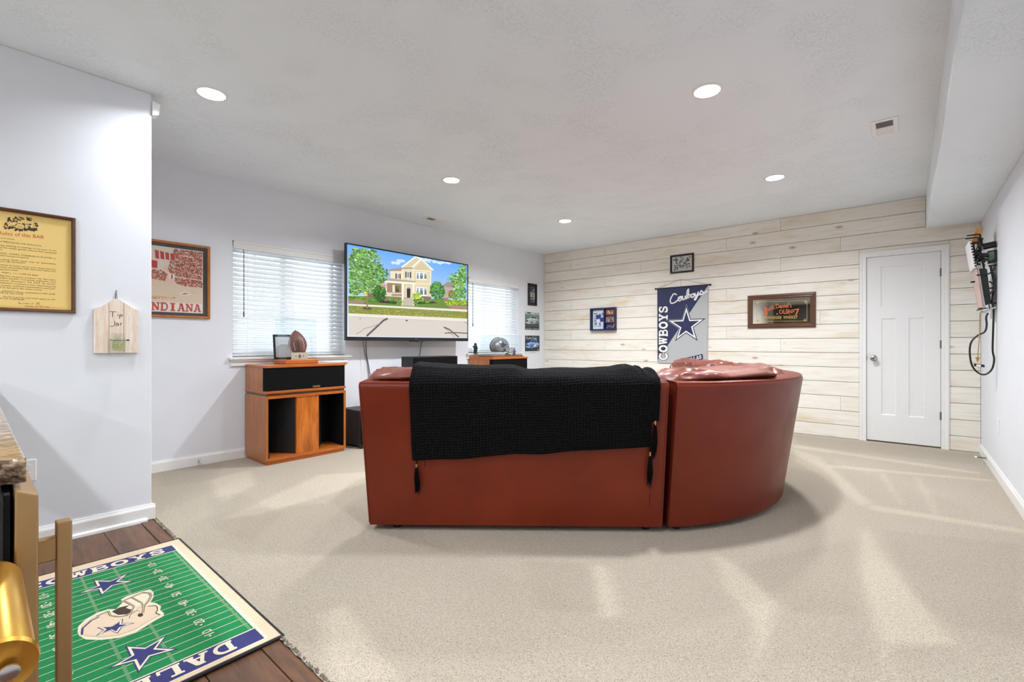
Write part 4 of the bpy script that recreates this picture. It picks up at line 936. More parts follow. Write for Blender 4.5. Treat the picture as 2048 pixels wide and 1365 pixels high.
pg.build('note_print', 'print_matte', nt); MB().box(-0.081, 0.081, 0.0, 0.069, -0.003, 0.0006).build('note_backing', 'acrylic', nt)
pf = thing('photo_frame', 'small black framed card standing behind the football', 'picture frame', frame((-4.66, 2.05, ZT + cb), (0, 1, 0), (-0.12, 0, 1)))
m = MB(); m.box(-0.14, 0.11, 0, 0.018, 0, .012); m.box(-0.14, .11, .225, .243, 0, .012); m.box(-.14, -.122, .018, .225, 0, .012); m.box(.092, .11, .018, .225, 0, .012); m.build('frame', 'black_plastic', pf)
MB().box(-0.122, 0.092, 0.018, 0.225, 0, 0.004).build('card', 'outlet_white', pf)

# ------------------------------------------------------------------ helmet display and figurines on the right loudspeaker
hd = thing('helmet_display_case', 'clear display case on stepped wood base on the far loudspeaker', 'display case', Matrix.Translation((-4.47, 5.0, ZT)))
MB().box(-0.15, 0.15, -0.335, 0.335, 0, 0.014).build('wood_base', 'frame_oak', hd, bevel=0.003, seg=1); MB().box(-0.14, 0.14, -0.32, 0.32, 0.014, 0.03).build('base_step', 'frame_dark', hd, bevel=0.003, seg=1)
m = MB()
for (a, b, c_, d_) in ((-0.13, -0.127, -0.31, 0.31), (0.127, 0.13, -0.31, 0.31), (-0.13, 0.13, -0.31, -0.307), (-0.13, 0.13, 0.307, 0.31)): m.box(a, b, c_, d_, 0.03, 0.31)
m.box(-0.13, 0.13, -0.31, 0.31, 0.31, 0.313); m.build('clear_cover', 'acrylic', hd)
hm = thing('football_helmet', 'silver football helmet with a dark star, inside the clear case', 'helmet', Matrix.Translation((-4.47, 4.965, ZT + 0.03)) @ Matrix.Rotation(rad(-24), 4, 'Z'))
m = MB(); n1, n2 = 30, 18
def hel(u, v):
    az = 2 * pi * u; el = -0.62 + (pi / 2 + 0.62) * v
    x = 0.125 * cos(el) * cos(az); y = 0.15 * cos(el) * sin(az) * (1.0 if sin(az) < 0 else 0.95); z = 0.125 + 0.13 * sin(el)
    if sin(az) > 0.55 and z < 0.12: y *= 0.62
    return Vector((x, y, z))
m.grid(hel, n1, n2); o = m.build('shell', 'helmet_silver', hm, smooth='all'); sd = o.modifiers.new('t', 'SOLIDIFY'); sd.thickness = 0.005
m = MB()
for zz, yy in ((0.075, 0.20), (0.045, 0.195), (0.105, 0.185)): m.tube([(0.10, 0.07, zz), (0.085, yy - .02, zz - .01), (0.03, yy + .015, zz - .012), (-0.03, yy + .015, zz - .012), (-0.085, yy - .02, zz - .01), (-0.10, 0.07, zz)], 0.0045, 6)
for xx in (-0.03, 0.03): m.tube([(xx, 0.20, 0.105), (xx, 0.214, 0.07), (xx, 0.208, 0.03)], 0.0045, 6)
m.build('face_mask', 'steel', hm, smooth=True)
m = MB(); sp5 = [(0.066 * (1 if k % 2 == 0 else .4) * sin(k * pi / 5 + .15), 0.066 * (1 if k % 2 == 0 else .4) * cos(k * pi / 5 + .15)) for k in range(10)]
m.add([(0.129 - 2.4 * (a * a) - 3.6 * (b * b), a, 0.145 + b) for a, b in sp5] + [(0.130, 0, 0.145)], [(k, (k + 1) % 10, 10) for k in range(10)]); m.build('star_decal', 'navy', hm)
m = MB(); m.tube([(0.0, 0.15 * cos(e1) * -1 if e1 > 0 else -0.15 * cos(e1), 0.1255 + 0.1315 * sin(e1)) for e1 in [-.5 + .12 * q for q in range(18)]], 0.006, 4); m.build('stripe', 'navy', hm)
MB().lathe([(0, 0), (.014, 0), (.014, .004), (0, .004)], 14, Matrix.Translation((0.117, 0.03, 0.075)) @ Matrix.Rotation(rad(90), 4, 'Y')).build('ear_hole', 'black_gap', hm)
def figurine(x, y, z, h_, label, mat, seed):
    t_ = thing('figurine', label, 'figurine', Matrix.Translation((x, y, z))); r_ = random.Random(seed)
    MB().lathe([(h_ * .3, 0), (h_ * .3, h_ * .05), (h_ * .22, h_ * .08), (0, h_ * .08)], 14).build('base', mat, t_)
    MB().lathe([(h_ * .16, h_ * .07), (h_ * .22, h_ * .2), (h_ * .19, h_ * .42), (h_ * .22, h_ * .58), (h_ * .2, h_ * .7), (h_ * .12, h_ * .78), (0, h_ * .8)], 12, Matrix.Scale(0.7, 4, (1, 0, 0))).build('body', mat, t_, smooth=True)
    MB().lathe([(0, h_ * .74), (h_ * .12, h_ * .78), (h_ * .15, h_ * .86), (h_ * .1, h_ * .96), (0, h_ * 1.0)], 12).build('head', mat, t_, smooth=True)
    m_ = MB(); m_.tube([(0, -h_ * .2, h_ * .66), (h_ * .1, -h_ * .36, h_ * .55), (h_ * .05, -h_ * .38, h_ * .68)], h_ * .06, 6); m_.tube([(0, h_ * .18, h_ * .6), (h_ * .08, h_ * .24, h_ * .4)], h_ * .05, 6); m_.build('arm', mat, t_, smooth=True)
    return t_
figurine(-4.752, 4.755, 0.945, 0.15, 'small dark teal figurine on the sill left of the helmet case', 'dark_teal', 1)
figurine(-4.42, 5.23, ZT + .03, 0.10, 'tiny blue figurine in front of the helmet mask inside the case', 'navy', 2)
figurine(-4.53, 5.20, ZT + .03, 0.17, 'pale figurine standing behind the helmet mask inside the case', 'twine', 3)

# ------------------------------------------------------------------ framed things on the walls
def rails(x0, x1, y0, y1, prof):
    """mitred frame; prof = [(inset, height)] open outline from outer back to inner back"""
    m = MB(); n = len(prof); vs_ = []
    for cx_, cy_, sx, sy in ((x0, y0, 1, 1), (x1, y0, -1, 1), (x1, y1, -1, -1), (x0, y1, 1, -1)): vs_ += [(cx_ + sx * u, cy_ + sy * u, k) for u, k in prof]
    fs = [(c_ * n + i, ((c_ + 1) % 4) * n + i, ((c_ + 1) % 4) * n + i + 1, c_ * n + i + 1) for c_ in range(4) for i in range(n - 1)]
    return m.add(vs_, fs)
def hung(name, label, cat, fr_, x0, x1, y0, y1, prof, fmat, glass=0.0):
    t_ = thing(name, label, cat, fr_)
    rails(x0, x1, y0, y1, prof).build('frame', fmat, t_)
    u = prof[-1][0]
    MB().box(x0 + u * .5, x1 - u * .5, y0 + u * .5, y1 - u * .5, 0.001, 0.004).build('backing', 'black_satin', t_)
    if glass: MB().box(x0 + u, x1 - u, y0 + u, y1 - u, glass, glass + .0006).build('glass', 'picture_glass', t_)
    return t_

# house rules of the bar
fr = FR_J(0.155, 1.515); X0, X1, Y0, Y1 = -0.225, 0.230, -0.265, 0.268
ru = hung('framed_bar_rules', 'dark framed yellow parchment of bar rules', 'picture frame', fr, X0, X1, Y0, Y1, [(0, 0), (0, .016), (.004, .021), (.012, .018), (.018, .010), (.018, .002)], 'frame_dark')
cr_ = crop(0, 400, 5.6875); Q = lambda x, y: on_frame(fr, *cr_(x, y), 0.006)
pg = Pic(0.005); pg.rect(X0 + .016, X1 - .016, Y0 + .016, Y1 - .016, rgb(232, 196, 112), 0); pg.rect(X0 + .03, X1 - .03, Y0 + .03, Y1 - .03, rgb(240, 206, 126), 1)
ink = rgb(84, 58, 34); red = rgb(196, 74, 38); dk = rgb(58, 44, 30); r = random.Random(5)
def put(txt, xa, ya, xb, yb, h_, col=ink):
    a, b = Q(xa, ya), Q(xb, yb); text(pg, txt, line_map(a, b, h_), col, 2)
put('Rules of this BAR', -14, 392, 502, 444, 0.0185, red)
for args in (('to a words.', 8, 440, 170, 457), ('of RELIGION OR POLITICS.', -6, 478, 475, 533), ('ing, petting or patting of any part of the', 0, 520, 642, 588), ('of the tender gender without their expressed', 0, 546, 642, 614), ('ent.', -4, 570, 26, 573),
             ('CKS, CHITS, CHARGE-O-PLATES or', 0, 612, 640, 676), ('AN money accepted.', 0, 638, 330, 668), ('rinking  RUM  must  stay  by  themselves,', 0, 682, 638, 738), ('over near the window.', -4, 704, 290, 726), ('wants to loads words over cheap whiskey,', 0, 744, 636, 800), ('notes and padded bills had better leave now', 0, 768, 636, 822), ('guessers later.', 4, 795, 212, 812),
             ('KEEP ( . ) ( . ) OFF the BAR.', 24, 834, 438, 868), ('Pig-Stye keepers, bankers, hair dye sales-', 0, 868, 634, 920), ('paper people, cost-grade engineers, card', 0, 892, 632, 944), ('corner  decorators  will  NOT  be  served.', 0, 922, 630, 968), ('salesmen, confidence men, advertising and', 0, 948, 632, 996), ('people, artificial inseminators and poli-', 14, 978, 632, 1020), ('ll be served in the washs-rooms.', 0, 1002, 484, 1034),
             ('CREDIT will be extended to NO ONE', 22, 1046, 628, 1082), ('ME by NO ONE', 0, 1064, 264, 1080), ('the fore-going rules shall apply to the', 30, 1108, 630, 1142), ('R-OF-THE-BAR".', 0, 1128, 296, 1146), ('By order of', 212, 1182, 382, 1190), ('Tender Of The Bar', 282, 1216, 566, 1228)):
    put(*args, 0.0072)
for a, b in (((412, 1168), (455, 1196)), ((410, 1196), (452, 1166))): pg.stroke([Q(*a), Q(*b)], 0.0022, red, 2)
# engraving of revellers round a cask
for cx_, cy_, rx_, ry_ in ((70, 275, 26, 50), (140, 240, 60, 22), (110, 230, 20, 40), (300, 300, 60, 44), (190, 210, 46, 26), (250, 215, 30, 26), (330, 225, 28, 26), (400, 290, 30, 40), (170, 310, 60, 18), (340, 330, 90, 14), (380, 340, 40, 16), (240, 340, 150, 9), (90, 315, 34, 14)):
    for k in range(16): q = Q(cx_ + rx_ * (r.random() * 2 - 1) * .8, cy_ + ry_ * (r.random() * 2 - 1) * .8); pg.blob(q[0], q[1], 0.0042 * (.5 + r.random()), dk, 2, r, 7)
for k in range(110): q = Q(60 + 360 * r.random(), 190 + 130 * r.random()); pg.blob(q[0], q[1], 0.003 * (.5 + r.random()), rgb(236, 200, 120), 3, r, 6)
q = Q(230, 302); pg.disc(q[0], q[1], 0.0185, 0.0165, dk, 3); pg.disc(q[0], q[1], 0.0155, 0.0135, rgb(236, 202, 122), 4); pg.stroke([Q(205, 300), Q(255, 310)], .002, dk, 5)
pg.build('parchment_print', 'print_matte', ru)

# tip jar board
fr = FR_J(0.5595, 1.026); tb = thing('tip_jar_board', 'whitewashed pine board with hand-lettered Tip Jar and a glass jar', 'tip jar', fr)
ctp = crop(160, 560, 8.533)
Q = lambda x, y: on_frame(fr, *ctp(x, y), 0.02)
top_ = [(-0.1, 0.255), (-0.065, 0.270), (-0.035, 0.295), (-0.032, 0.296), (-0.026, 0.305), (-0.015, 0.315), (0.0, 0.318), (0.015, 0.315), (0.026, 0.305), (0.032, 0.300), (0.035, 0.298), (0.068, 0.272), (0.1, 0.255)]
def strip(xa, xb):
    up = [(x, y) for x, y in top_ if xa <= x <= xb]
    def yt(x):
        for (p, q_), (p2, q2) in zip(top_, top_[1:]):
            if p <= x <= p2: return q_ + (q2 - q_) * (x - p) / (p2 - p)
    pts = [(xa, 0.0), (xb, 0.0), (xb, yt(xb))] + [p for p in up[::-1] if xa < p[0] < xb] + [(xa, yt(xa))]
    MB().prism(pts, 0.002, 0.019).build('board', 'white_pine', tb, bevel=0.002, seg=1)
for a, b in ((-0.1, -0.0348), (-0.0328, 0.0328), (0.0348, 0.1)): strip(a, b)
pg = Pic(0.0194); bk = rgb(46, 36, 30); W1 = 0.0028
for st in ([(510, 542), (620, 546)], [(560, 548), (558, 632)], [(648, 590), (645, 620)], [(648, 562), (650, 566)], [(682, 592), (672, 662)], spline([(682, 600), (705, 592), (724, 602), (716, 620), (680, 624)]), spline([(592, 705), (594, 750), (580, 785), (545, 798), (512, 786)]),
           spline([(650, 742), (630, 736), (615, 758), (622, 780), (645, 776), (652, 745), (656, 782)]), [(690, 745), (692, 782)], spline([(692, 758), (704, 742), (716, 744)])):
    pg.stroke([Q(*p) for p in st], W1, bk, 0)
pg.build('lettering', 'print_matte', tb)
jm = frame((0.0, 0.012, 0.055), (1, 0, 0), (0, 0, -1))
def jar_m(): return Matrix.Translation((0.0, 0.012, 0.056)) @ Matrix.Rotation(rad(-90), 4, 'X')
jp = [(0.0, 0.0), (0.030, 0.0), (0.035, 0.006), (0.035, 0.066), (0.030, 0.078), (0.027, 0.084), (0.029, 0.088), (0.029, 0.104)]
j = MB().lathe(jp, 28, jar_m()).build('glass_jar', 'jar_glass', tb, smooth=True)
MB().sweep([(0.0352, 0.061), (0.0362, 0.061), (0.0362, 0.0645), (0.0352, 0.0645)], [2 * pi * k / 28 for k in range(29)], lambda a, t_, z: jar_m() @ Vector((t_ * cos(a), t_ * sin(a), z)), caps=False).build('clamp_band', 'twine', j)
MB().tube([(0.036, 0.075, 0.07), (0.05, 0.075, 0.07)], 0.004, 8).build('clamp_screw', 'black_plastic', j)
MB().sweep([(0.030, 0.012), (0.0305, 0.012), (0.0305, 0.055), (0.030, 0.055)], [rad(-60) + rad(150) * k / 14 for k in range(15)], lambda a, t_, z: jar_m() @ Vector((t_ * sin(a), t_ * cos(a) * -1, z))).build('banknote', 'paper_bill', j)
m = MB()
m.tube([(-0.006, 0.300, 0.012), (-0.004, 0.33, 0.006), (0.0, 0.362, 0.006)], 0.0016, 5); m.tube([(0.006, 0.302, 0.012), (0.004, 0.33, 0.007), (0.0, 0.362, 0.006)], 0.0016, 5); m.tube([(-0.003, 0.318, 0.016), (0.0, 0.362, 0.007)], 0.0014, 5); m.build('twine_loop', 'twine', tb)
MB().tube([(0, 0.364, 0.0), (0, 0.364, 0.014), (0, 0.37, 0.016)], 0.002, 6).build('nail', 'steel_dark', tb)

# basketball arena poster
fr = FR_L(1.13, 1.626); X0, X1, Y0, Y1 = -0.285, 0.277, -0.322, 0.328
ip = hung('framed_arena_poster', 'oak framed red arena poster lettered INDIANA', 'poster', fr, X0, X1, Y0, Y1, [(0, 0), (0, .02), (.006, .024), (.018, .022), (.022, .012), (.022, .002)], 'frame_oak', 0.0075)
ci = crop(296, 470, 7.583); Q = lambda x, y: on_frame(fr, *ci(x, y), 0.005)
pg = Pic(0.0045); pg.rect(X0 + .02, X1 - .02, Y0 + .02, Y1 - .02, rgb(48, 46, 48), 0)
b0, b1 = Q(832, 1195), Q(832, 255); xl_ = X0 + 0.062; xr_ = b0[0]; yb_, yt_ = b0[1], b1[1]
pg.rect(xl_, xr_, yb_, yt_, rgb(244, 236, 224), 1); pg.rect(xl_ + .004, xr_ - .006, yb_ + .085, yt_ - .008, rgb(240, 216, 186), 2)
pp = lambda u, v: (xl_ + (xr_ - xl_) * u, yb_ + (yt_ - yb_) * v)
pg.poly([pp(.01, .97), pp(.58, .97), pp(.5, .78), pp(.2, .58), pp(.01, .56)], rgb(240, 226, 212), 3)
CR = [(196, 84, 58), (222, 130, 96), (232, 196, 170), (150, 70, 52), (120, 96, 92), (240, 226, 214), (206, 60, 40)]
areas = [[(.52, .985), (.985, .985), (.985, .62), (.42, .66), (.46, .78)], [(.42, .66), (.985, .6), (.985, .42), (.7, .42), (.56, .45)], [(.01, .62), (.3, .64), (.42, .6), (.38, .48), (.01, .50)]]
def inpoly(u, v, q): return inside((u, v), q)
for ar_ in areas: pg.poly([pp(*q_) for q_ in ar_], rgb(196, 122, 96), 3)
k = 0
while k < 2600:
    u, v = r.random(), r.random()
    if any(inpoly(u, v, q) for q in areas):
        q = pp(u, v); pg.blob(q[0], q[1], 0.0056 * (.4 + r.random()), rgb(*CR[int(r.random() * len(CR))]), 4 + k % 3, r, 5); k += 1
for x0_, x1_ in ((.50, .56), (.68, .75), (.86, .93)): pg.stroke([pp(x0_, .66), pp(x1_, .94)], .003, rgb(226, 214, 206), 8, False)
pg.stroke([pp(.46, .90), pp(.985, .865)], .010, rgb(206, 72, 52), 8, False); pg.stroke([pp(.6, .895), pp(.85, .878)], .006, rgb(246, 240, 234), 9, False)
pg.stroke([pp(.3, .68), pp(.46, .56), pp(.985, .53)], .007, rgb(244, 234, 224), 8, False)
for u in (.22, .30, .38, .46): pg.poly([pp(u, .94 - .12 * (u - .2)), pp(u + .06, .93 - .12 * (u - .2)), pp(u + .065, .80), pp(u + .01, .81)], rgb(200, 58, 38), 8)
pg.poly([pp(.12, .78), pp(.26, .77), pp(.26, .66), pp(.12, .66)], rgb(206, 58, 40), 8)
pg.poly([pp(.44, .60), pp(.53, .59), pp(.53, .51), pp(.44, .51)], rgb(248, 240, 232), 9); slab(pg, 'I', lambda u, v: pp(.455 + .06 * u, .52 + .06 * v), 1, 0, rgb(190, 50, 44), 10)
q = pp(.70, .30); pg.disc(q[0], q[1], .05, .017, rgb(244, 232, 214), 6, 16, .12); pg.disc(q[0], q[1], .02, .004, rgb(70, 60, 56), 7, 8, .2); pg.stroke([pp(.5, .25), pp(.9, .34)], .0015, rgb(180, 150, 120), 6)
for k in range(60): q = pp(.05 + .5 * r.random(), .19 + .05 * r.random()); pg.blob(q[0], q[1], .004, rgb(214, 150, 60), 7, r, 5)
pg.rect(xl_ + .004, xr_ - .003, yb_ + .003, yb_ + .083, rgb(248, 240, 230), 5)
a = pp(0.03, .018); b = pp(.985, .018); wL = (b[0] - a[0]) / 7.0
slab(pg, 'INDIANA', lambda u, v: (a[0] + u * wL * .97, a[1] + v * 0.070), 0.98, 0.04, rgb(210, 62, 40), 6)
pg.build('poster_print', 'print_gloss', ip)

# three-photo frame and two car posters in the far corner
fr = FR_L(6.14, 1.906); X0, X1, Y0, Y1 = -0.116, 0.118, -0.182, 0.184
t3 = hung('photo_frame', 'narrow black frame holding three small photographs', 'picture frame', fr, X0, X1, Y0, Y1, [(0, 0), (0, .018), (.012, .018), (.014, .008), (.014, .002)], 'black_satin')
pg = Pic(.005); pg.rect(X0 + .012, X1 - .012, Y0 + .012, Y1 - .012, rgb(26, 27, 32), 0)
for k, (z, cs_) in enumerate(((.095, [(60, 78, 98), (190, 200, 206), (34, 44, 58)]), (0.0, [(172, 168, 150), (90, 96, 92), (206, 202, 188)]), (-.09, [(60, 82, 110), (226, 230, 232), (30, 40, 60)]))):
    pg.rect(-.055, .072, z - .042, z + .042, rgb(*cs_[0]), 1)
    for q in range(26): pg.blob(-.045 + .107 * r.random(), z - .034 + .068 * r.random(), .010 * (.5 + r.random()), rgb(*cs_[int(r.random() * 3)]), 2 + q % 3, r, 6)
pg.build('photo_print', 'print_gloss', t3)
def car(pg, cx_, cy_, w, h_, body, dark, light):
    S_ = lambda *pts: [(cx_ + a * w, cy_ + b * h_) for a, b in pts]
    pg.poly(S_((-.5, -.12), (-.46, .1), (-.36, .2), (-.16, .28), (-.06, .5), (.12, .56), (.28, .5), (.38, .24), (.49, .16), (.5, -.05), (.44, -.2), (.0, -.3), (-.36, -.3)), rgb(*body), 3)
    pg.poly(S_((-.1, .27), (-.03, .45), (.1, .5), (.14, .28)), rgb(*dark), 4); pg.poly(S_((.17, .28), (.15, .49), (.26, .44), (.33, .26)), rgb(*dark), 4)
    pg.poly(S_((-.47, .06), (-.16, .22), (.45, .14), (.45, .1), (-.16, .16), (-.46, .0)), rgb(*light), 5)
    for a, b in ((-.05, -.26), (.36, -.16)): pg.disc(cx_ + a * w, cy_ + b * h_, w * .085, h_ * .2, rgb(24, 26, 30), 6); pg.disc(cx_ + a * w, cy_ + b * h_, w * .045, h_ * .11, rgb(170, 174, 178), 7)
    pg.disc(cx_ - .40 * w, cy_ - .03 * h_, w * .07, h_ * .09, rgb(*dark), 6); pg.disc(cx_ - .26 * w, cy_ + .06 * h_, w * .035, h_ * .06, rgb(240, 240, 236), 7)
    pg.stroke(S_((-.48, -.2), (-.2, -.26)), h_ * .06, rgb(*light), 6)
fr = FR_L(6.15, 1.465); t4 = thing('car_poster', 'metal poster of a silver sports car on green', 'poster', fr); MB().box(-.198, .192, -.150, .148, 0, .002).build('plate', 'steel_dark', t4)
pg = Pic(.0022); pg.rect(-.198, .192, -.150, .148, [rgb(20, 28, 30), rgb(20, 28, 30), rgb(120, 160, 152), rgb(110, 150, 142)], 0); pg.rect(-.198, .192, .112, .148, rgb(206, 212, 212), 1)
pg.poly([(-.17, .142), (-.02, .142), (-.06, .122), (-.095, .115), (-.13, .122)], rgb(70, 74, 78), 2); [pg.rect(.06 + .03 * q_, .08 + .03 * q_, .122, .136, rgb(130, 134, 138), 2) for q_ in range(4)]
car(pg, -.005, .0, .35, .17, (178, 184, 184), (40, 50, 52), (232, 236, 236)); pg.rect(-.198, .192, -.150, -.112, rgb(22, 26, 28), 1); text(pg, 'ASTON  MARTIN', line_map((-.185, -.141), (.18, -.141), .018), rgb(226, 228, 228), 2)
pg.build('poster_print', 'print_gloss', t4)
fr = FR_L(6.15, 1.067); t5 = thing('car_poster', 'metal poster of a blue sports car on dark teal', 'poster', fr); MB().box(-.198, .196, -.150, .150, 0, .002).build('plate', 'steel_dark', t5)
pg = Pic(.0022); pg.rect(-.198, .196, -.150, .150, rgb(28, 52, 62), 0); pg.rect(-.198, .196, -.150, -.112, rgb(222, 224, 226), 1); [pg.rect(-.06 + .034 * q_, -.038 + .034 * q_, -.138, -.128, rgb(150, 154, 160), 2) for q_ in range(5)]
car(pg, .0, -.005, .36, .17, (84, 142, 208), (30, 52, 84), (214, 228, 240)); pg.poly([(.03, -.045), (.16, -.02), (.165, .015), (.05, .0)], rgb(230, 232, 238), 5)
sc_ = lambda *pts: [(-.185 + a * .27, .085 + b * .055) for a, b in pts]
for st in (spline(sc_((0, .0), (.10, .9), (.14, .95), (.15, .1))), sc_((.03, .35), (.16, .42)), spline(sc_((.18, .5), (.2, .1), (.26, .1), (.27, .5), (.28, .08))), spline(sc_((.36, .45), (.31, .4), (.36, .25), (.31, .06))), sc_((.42, .8), (.4, .08)), sc_((.37, .5), (.45, .52)), sc_((.48, .45), (.47, .08)), spline(sc_((.51, .08), (.52, .45), (.57, .4), (.58, .06))), sc_((.68, .95), (.64, .05)), sc_((.82, .98), (.78, .05)), sc_((.66, .5), (.8, .52)), spline(sc_((.84, .25), (.88, .42), (.85, .1), (.9, .15))), spline(sc_((.96, .42), (.91, .3), (.94, .08), (.98, .42), (.99, .06))), sc_((1.03, .95), (1.01, .06)), spline(sc_((1.05, .45), (1.07, .12), (1.12, .45), (1.06, -.4)))):
    pg.stroke(st, .0045, rgb(226, 226, 214), 3)
pg.rect(.14, .175, -.1, -.085, rgb(200, 204, 206), 3); pg.build('poster_print', 'print_gloss', t5)

# collage, shadow box, banner and mirror on the shiplap
fr = FR_B(-2.394, 2.205); X0, X1, Y0, Y1 = -0.165, 0.165, -0.130, 0.130
t6 = hung('photo_frame', 'black framed black-and-white photo collage above the banner', 'picture frame', fr, X0, X1, Y0, Y1, [(0, 0), (0, .014), (.006, .02), (.022, .018), (.026, .01), (.026, .002)], 'black_satin', .008)
pg = Pic(.0045); pg.rect(X0 + .024, X1 - .024, Y0 + .024, Y1 - .024, rgb(226, 226, 224), 0)
for cx_, cy_ in ((-.085, .055), (0, .06), (.085, .055), (-.085, -.045), (.085, -.045), (-.045, .0), (.045, .0)):
    for q in range(22): pg.blob(cx_ + .06 * (r.random() - .5), cy_ + .075 * (r.random() - .5), .009 * (.5 + r.random()), rgb(*((28,) * 3 if r.random() < .6 else (176, 170, 160))), 1 + q % 3, r, 6)
pg.rect(-.03, .03, -.06, -.02, rgb(96, 150, 156), 5); pg.stroke([(-.06, -.085), (.07, -.085)], .003, rgb(120, 120, 120), 3); pg.build('photo_print', 'print_gloss', t6)
fr = FR_B(-3.622, 1.466); X0, X1, Y0, Y1 = -0.224, 0.220, -0.178, 0.178; KD = 0.055
t7 = thing('shadow_box', 'navy shadow box holding a football photo and three small photos', 'picture frame', fr)
rails(X0, X1, Y0, Y1, [(0, 0), (0, KD), (.02, KD), (.02, .004)]).build('frame', 'navy', t7)
MB().box(X0 + .01, X1 - .01, Y0 + .01, Y1 - .01, .001, .006).build('backing', 'navy', t7)
m = MB(); m.box(.015, .032, Y0 + .02, Y1 - .02, .004, KD - .004); m.box(.032, X1 - .02, .052, .064, .004, KD - .006); m.box(.032, X1 - .02, -.064, -.052, .004, KD - .006); m.build('divider', 'navy', t7)
pg = Pic(.008); pg.rect(-.195, .01, -.152, .150, rgb(226, 232, 240), 0); pg.rect(-.18, .0, -.118, .108, rgb(196, 204, 222), 1)
for q in range(150):
    u, v = r.random(), r.random(); cc = (60, 74, 140) if r.random() < .5 else ((226, 230, 240) if r.random() < .5 else (150, 190, 150)); pg.blob(-.17 + .16 * u, -.11 + .21 * v, .012 * (.4 + r.random()), rgb(*cc), 2 + q % 3, r, 6)
for cx_, cy_, s_ in ((-.10, .04, 1), (-.03, -.005, 1)):
    pg.poly([(cx_ - .04, cy_ + .03), (cx_ + .03, cy_ + .035), (cx_ + .035, cy_ - .03), (cx_ - .03, cy_ - .04)], rgb(44, 56, 128), 6); pg.poly([(cx_ - .03, cy_ - .04), (cx_ + .03, cy_ - .03), (cx_ + .02, cy_ - .10), (cx_ - .02, cy_ - .11)], rgb(222, 226, 236), 6); pg.disc(cx_, cy_ + .05, .018, .02, rgb(206, 212, 224), 7)
for (z0, z1, cs_) in ((.068, .15, [(176, 98, 60), (232, 224, 220), (110, 54, 40), (214, 160, 120)]), (-.048, .048, [(186, 152, 148), (170, 130, 124), (104, 98, 92)]), (-.15, -.07, [(46, 60, 104), (90, 160, 214), (36, 48, 90), (214, 90, 80)])):
    pg.rect(.038, X1 - .022, z0, z1, rgb(*cs_[0]), 1)
    for q in range(34): pg.blob(.05 + (X1 - .085) * r.random(), z0 + .01 + (z1 - z0 - .02) * r.random(), .012 * (.4 + r.random()), rgb(*cs_[int(r.random() * len(cs_))]), 2 + q % 3, r, 6)
pg.poly([(.10, -.04), (.115, .02), (.135, .01), (.15, -.045)], rgb(84, 84, 80), 6); pg.build('photo_print', 'print_gloss', t7)
m = MB(); m.tube([(.19, -.14, KD), (.2, -.1, KD + .004), (.205, -.075, KD + .002)], .007, 6); m.build('yellow_charm', 'gold', t7)

fr = FR_B(-2.396, 1.34)
bn = thing('team_banner', 'navy and silver football banner with a big star and team lettering', 'banner', fr)
cz = crop(1300, 490, 5.46); KB = 0.012
Q = lambda x, y: on_frame(fr, *cz(x, y), KB)
TL, TR, BR_, BLc = (-.352, .532), (.358, .532), (.346, -.535), (-.345, -.535)
def bil(u, v): return tuple((1 - v) * ((1 - u) * BLc[d_] + u * BR_[d_]) + v * ((1 - u) * TL[d_] + u * TR[d_]) for d_ in (0, 1))
m = MB(); m.grid(lambda u, v: Vector((*bil(u, v), KB - .003 + .004 * sin(u * 9) * (1 - v))), 16, 12); o = m.build('cloth_backing', 'print_fabric', bn, smooth='all'); 
navy = rgb(38, 42, 84); silver = rgb(186, 188, 190); wh = rgb(242, 242, 240)
pg = Pic(KB + .003, .0003)
pg.poly([TL, TR, (TR[0] - .002, TR[1] - .01), Q(190, 1105), Q(95, 1235), BLc], navy, 0); pg.poly([(TR[0] - .002, TR[1] - .01), BR_, BLc, Q(95, 1235), Q(190, 1105)], silver, 0)
tips = [Q(399, 652), Q(614, 803), Q(524, 1054), Q(273, 1058), Q(176, 820)]
st = star_pts(tips); pg.poly(scaled(st, 1.02), wh, 1); pg.poly(st, navy, 2); pg.poly(scaled(st, .86), wh, 3); pg.poly(scaled(st, .66), navy, 4)
a = Q(195, 1262); b = Q(192, 660); c_ = Q(98, 1262)
hh_ = (b[1] - a[1]) / 7.0
def vm(u, v): return (a[0] - (a[0] - c_[0]) * v, a[1] + u * hh_)
slab(pg, 'COWBOYS', vm, 0.95, 0.05, rgb(20, 22, 40), 5, 0.05); slab(pg, 'COWBOYS', vm, 0.95, 0.05, wh, 6)
SCR = [[(290, 545), (262, 535), (238, 568), (222, 608), (233, 638), (268, 632), (305, 604), (330, 575)], [(330, 568), (312, 580), (310, 606), (326, 612), (343, 594), (341, 570), (328, 566), (356, 566)], [(356, 562), (360, 600), (380, 590), (388, 560), (393, 592), (414, 572), (420, 546), (424, 500), (422, 484), (410, 500), (404, 545), (408, 576), (426, 578), (441, 560), (432, 545), (450, 548)],
       [(470, 536), (452, 550), (456, 574), (476, 568), (484, 546), (472, 535), (494, 540)], [(494, 532), (496, 560), (515, 548), (528, 516), (515, 570), (498, 600), (486, 598), (500, 575), (540, 540), (560, 502)], [(560, 500), (582, 518), (574, 538), (548, 545), (580, 532), (628, 506)]]
for st_ in SCR: pg.stroke([Q(*p) for p in spline(st_)], .017, wh, 7)
bx = [Q(370, 1240), Q(575, 1192), Q(583, 1248), Q(379, 1298)]; pg.poly(bx, navy, 5)
pa, pb, pd = bx[3], bx[2], bx[0]
def bm_(u, v): uu = .06 + .88 * u / 6; vv = .2 + .6 * v; return tuple(pa[d_] + (pb[d_] - pa[d_]) * uu + (pd[d_] - pa[d_]) * vv for d_ in (0, 1))
slab(pg, 'DALLAS', bm_, 0.94, 0.06, wh, 6)
pg.build('banner_print', 'print_fabric', bn)
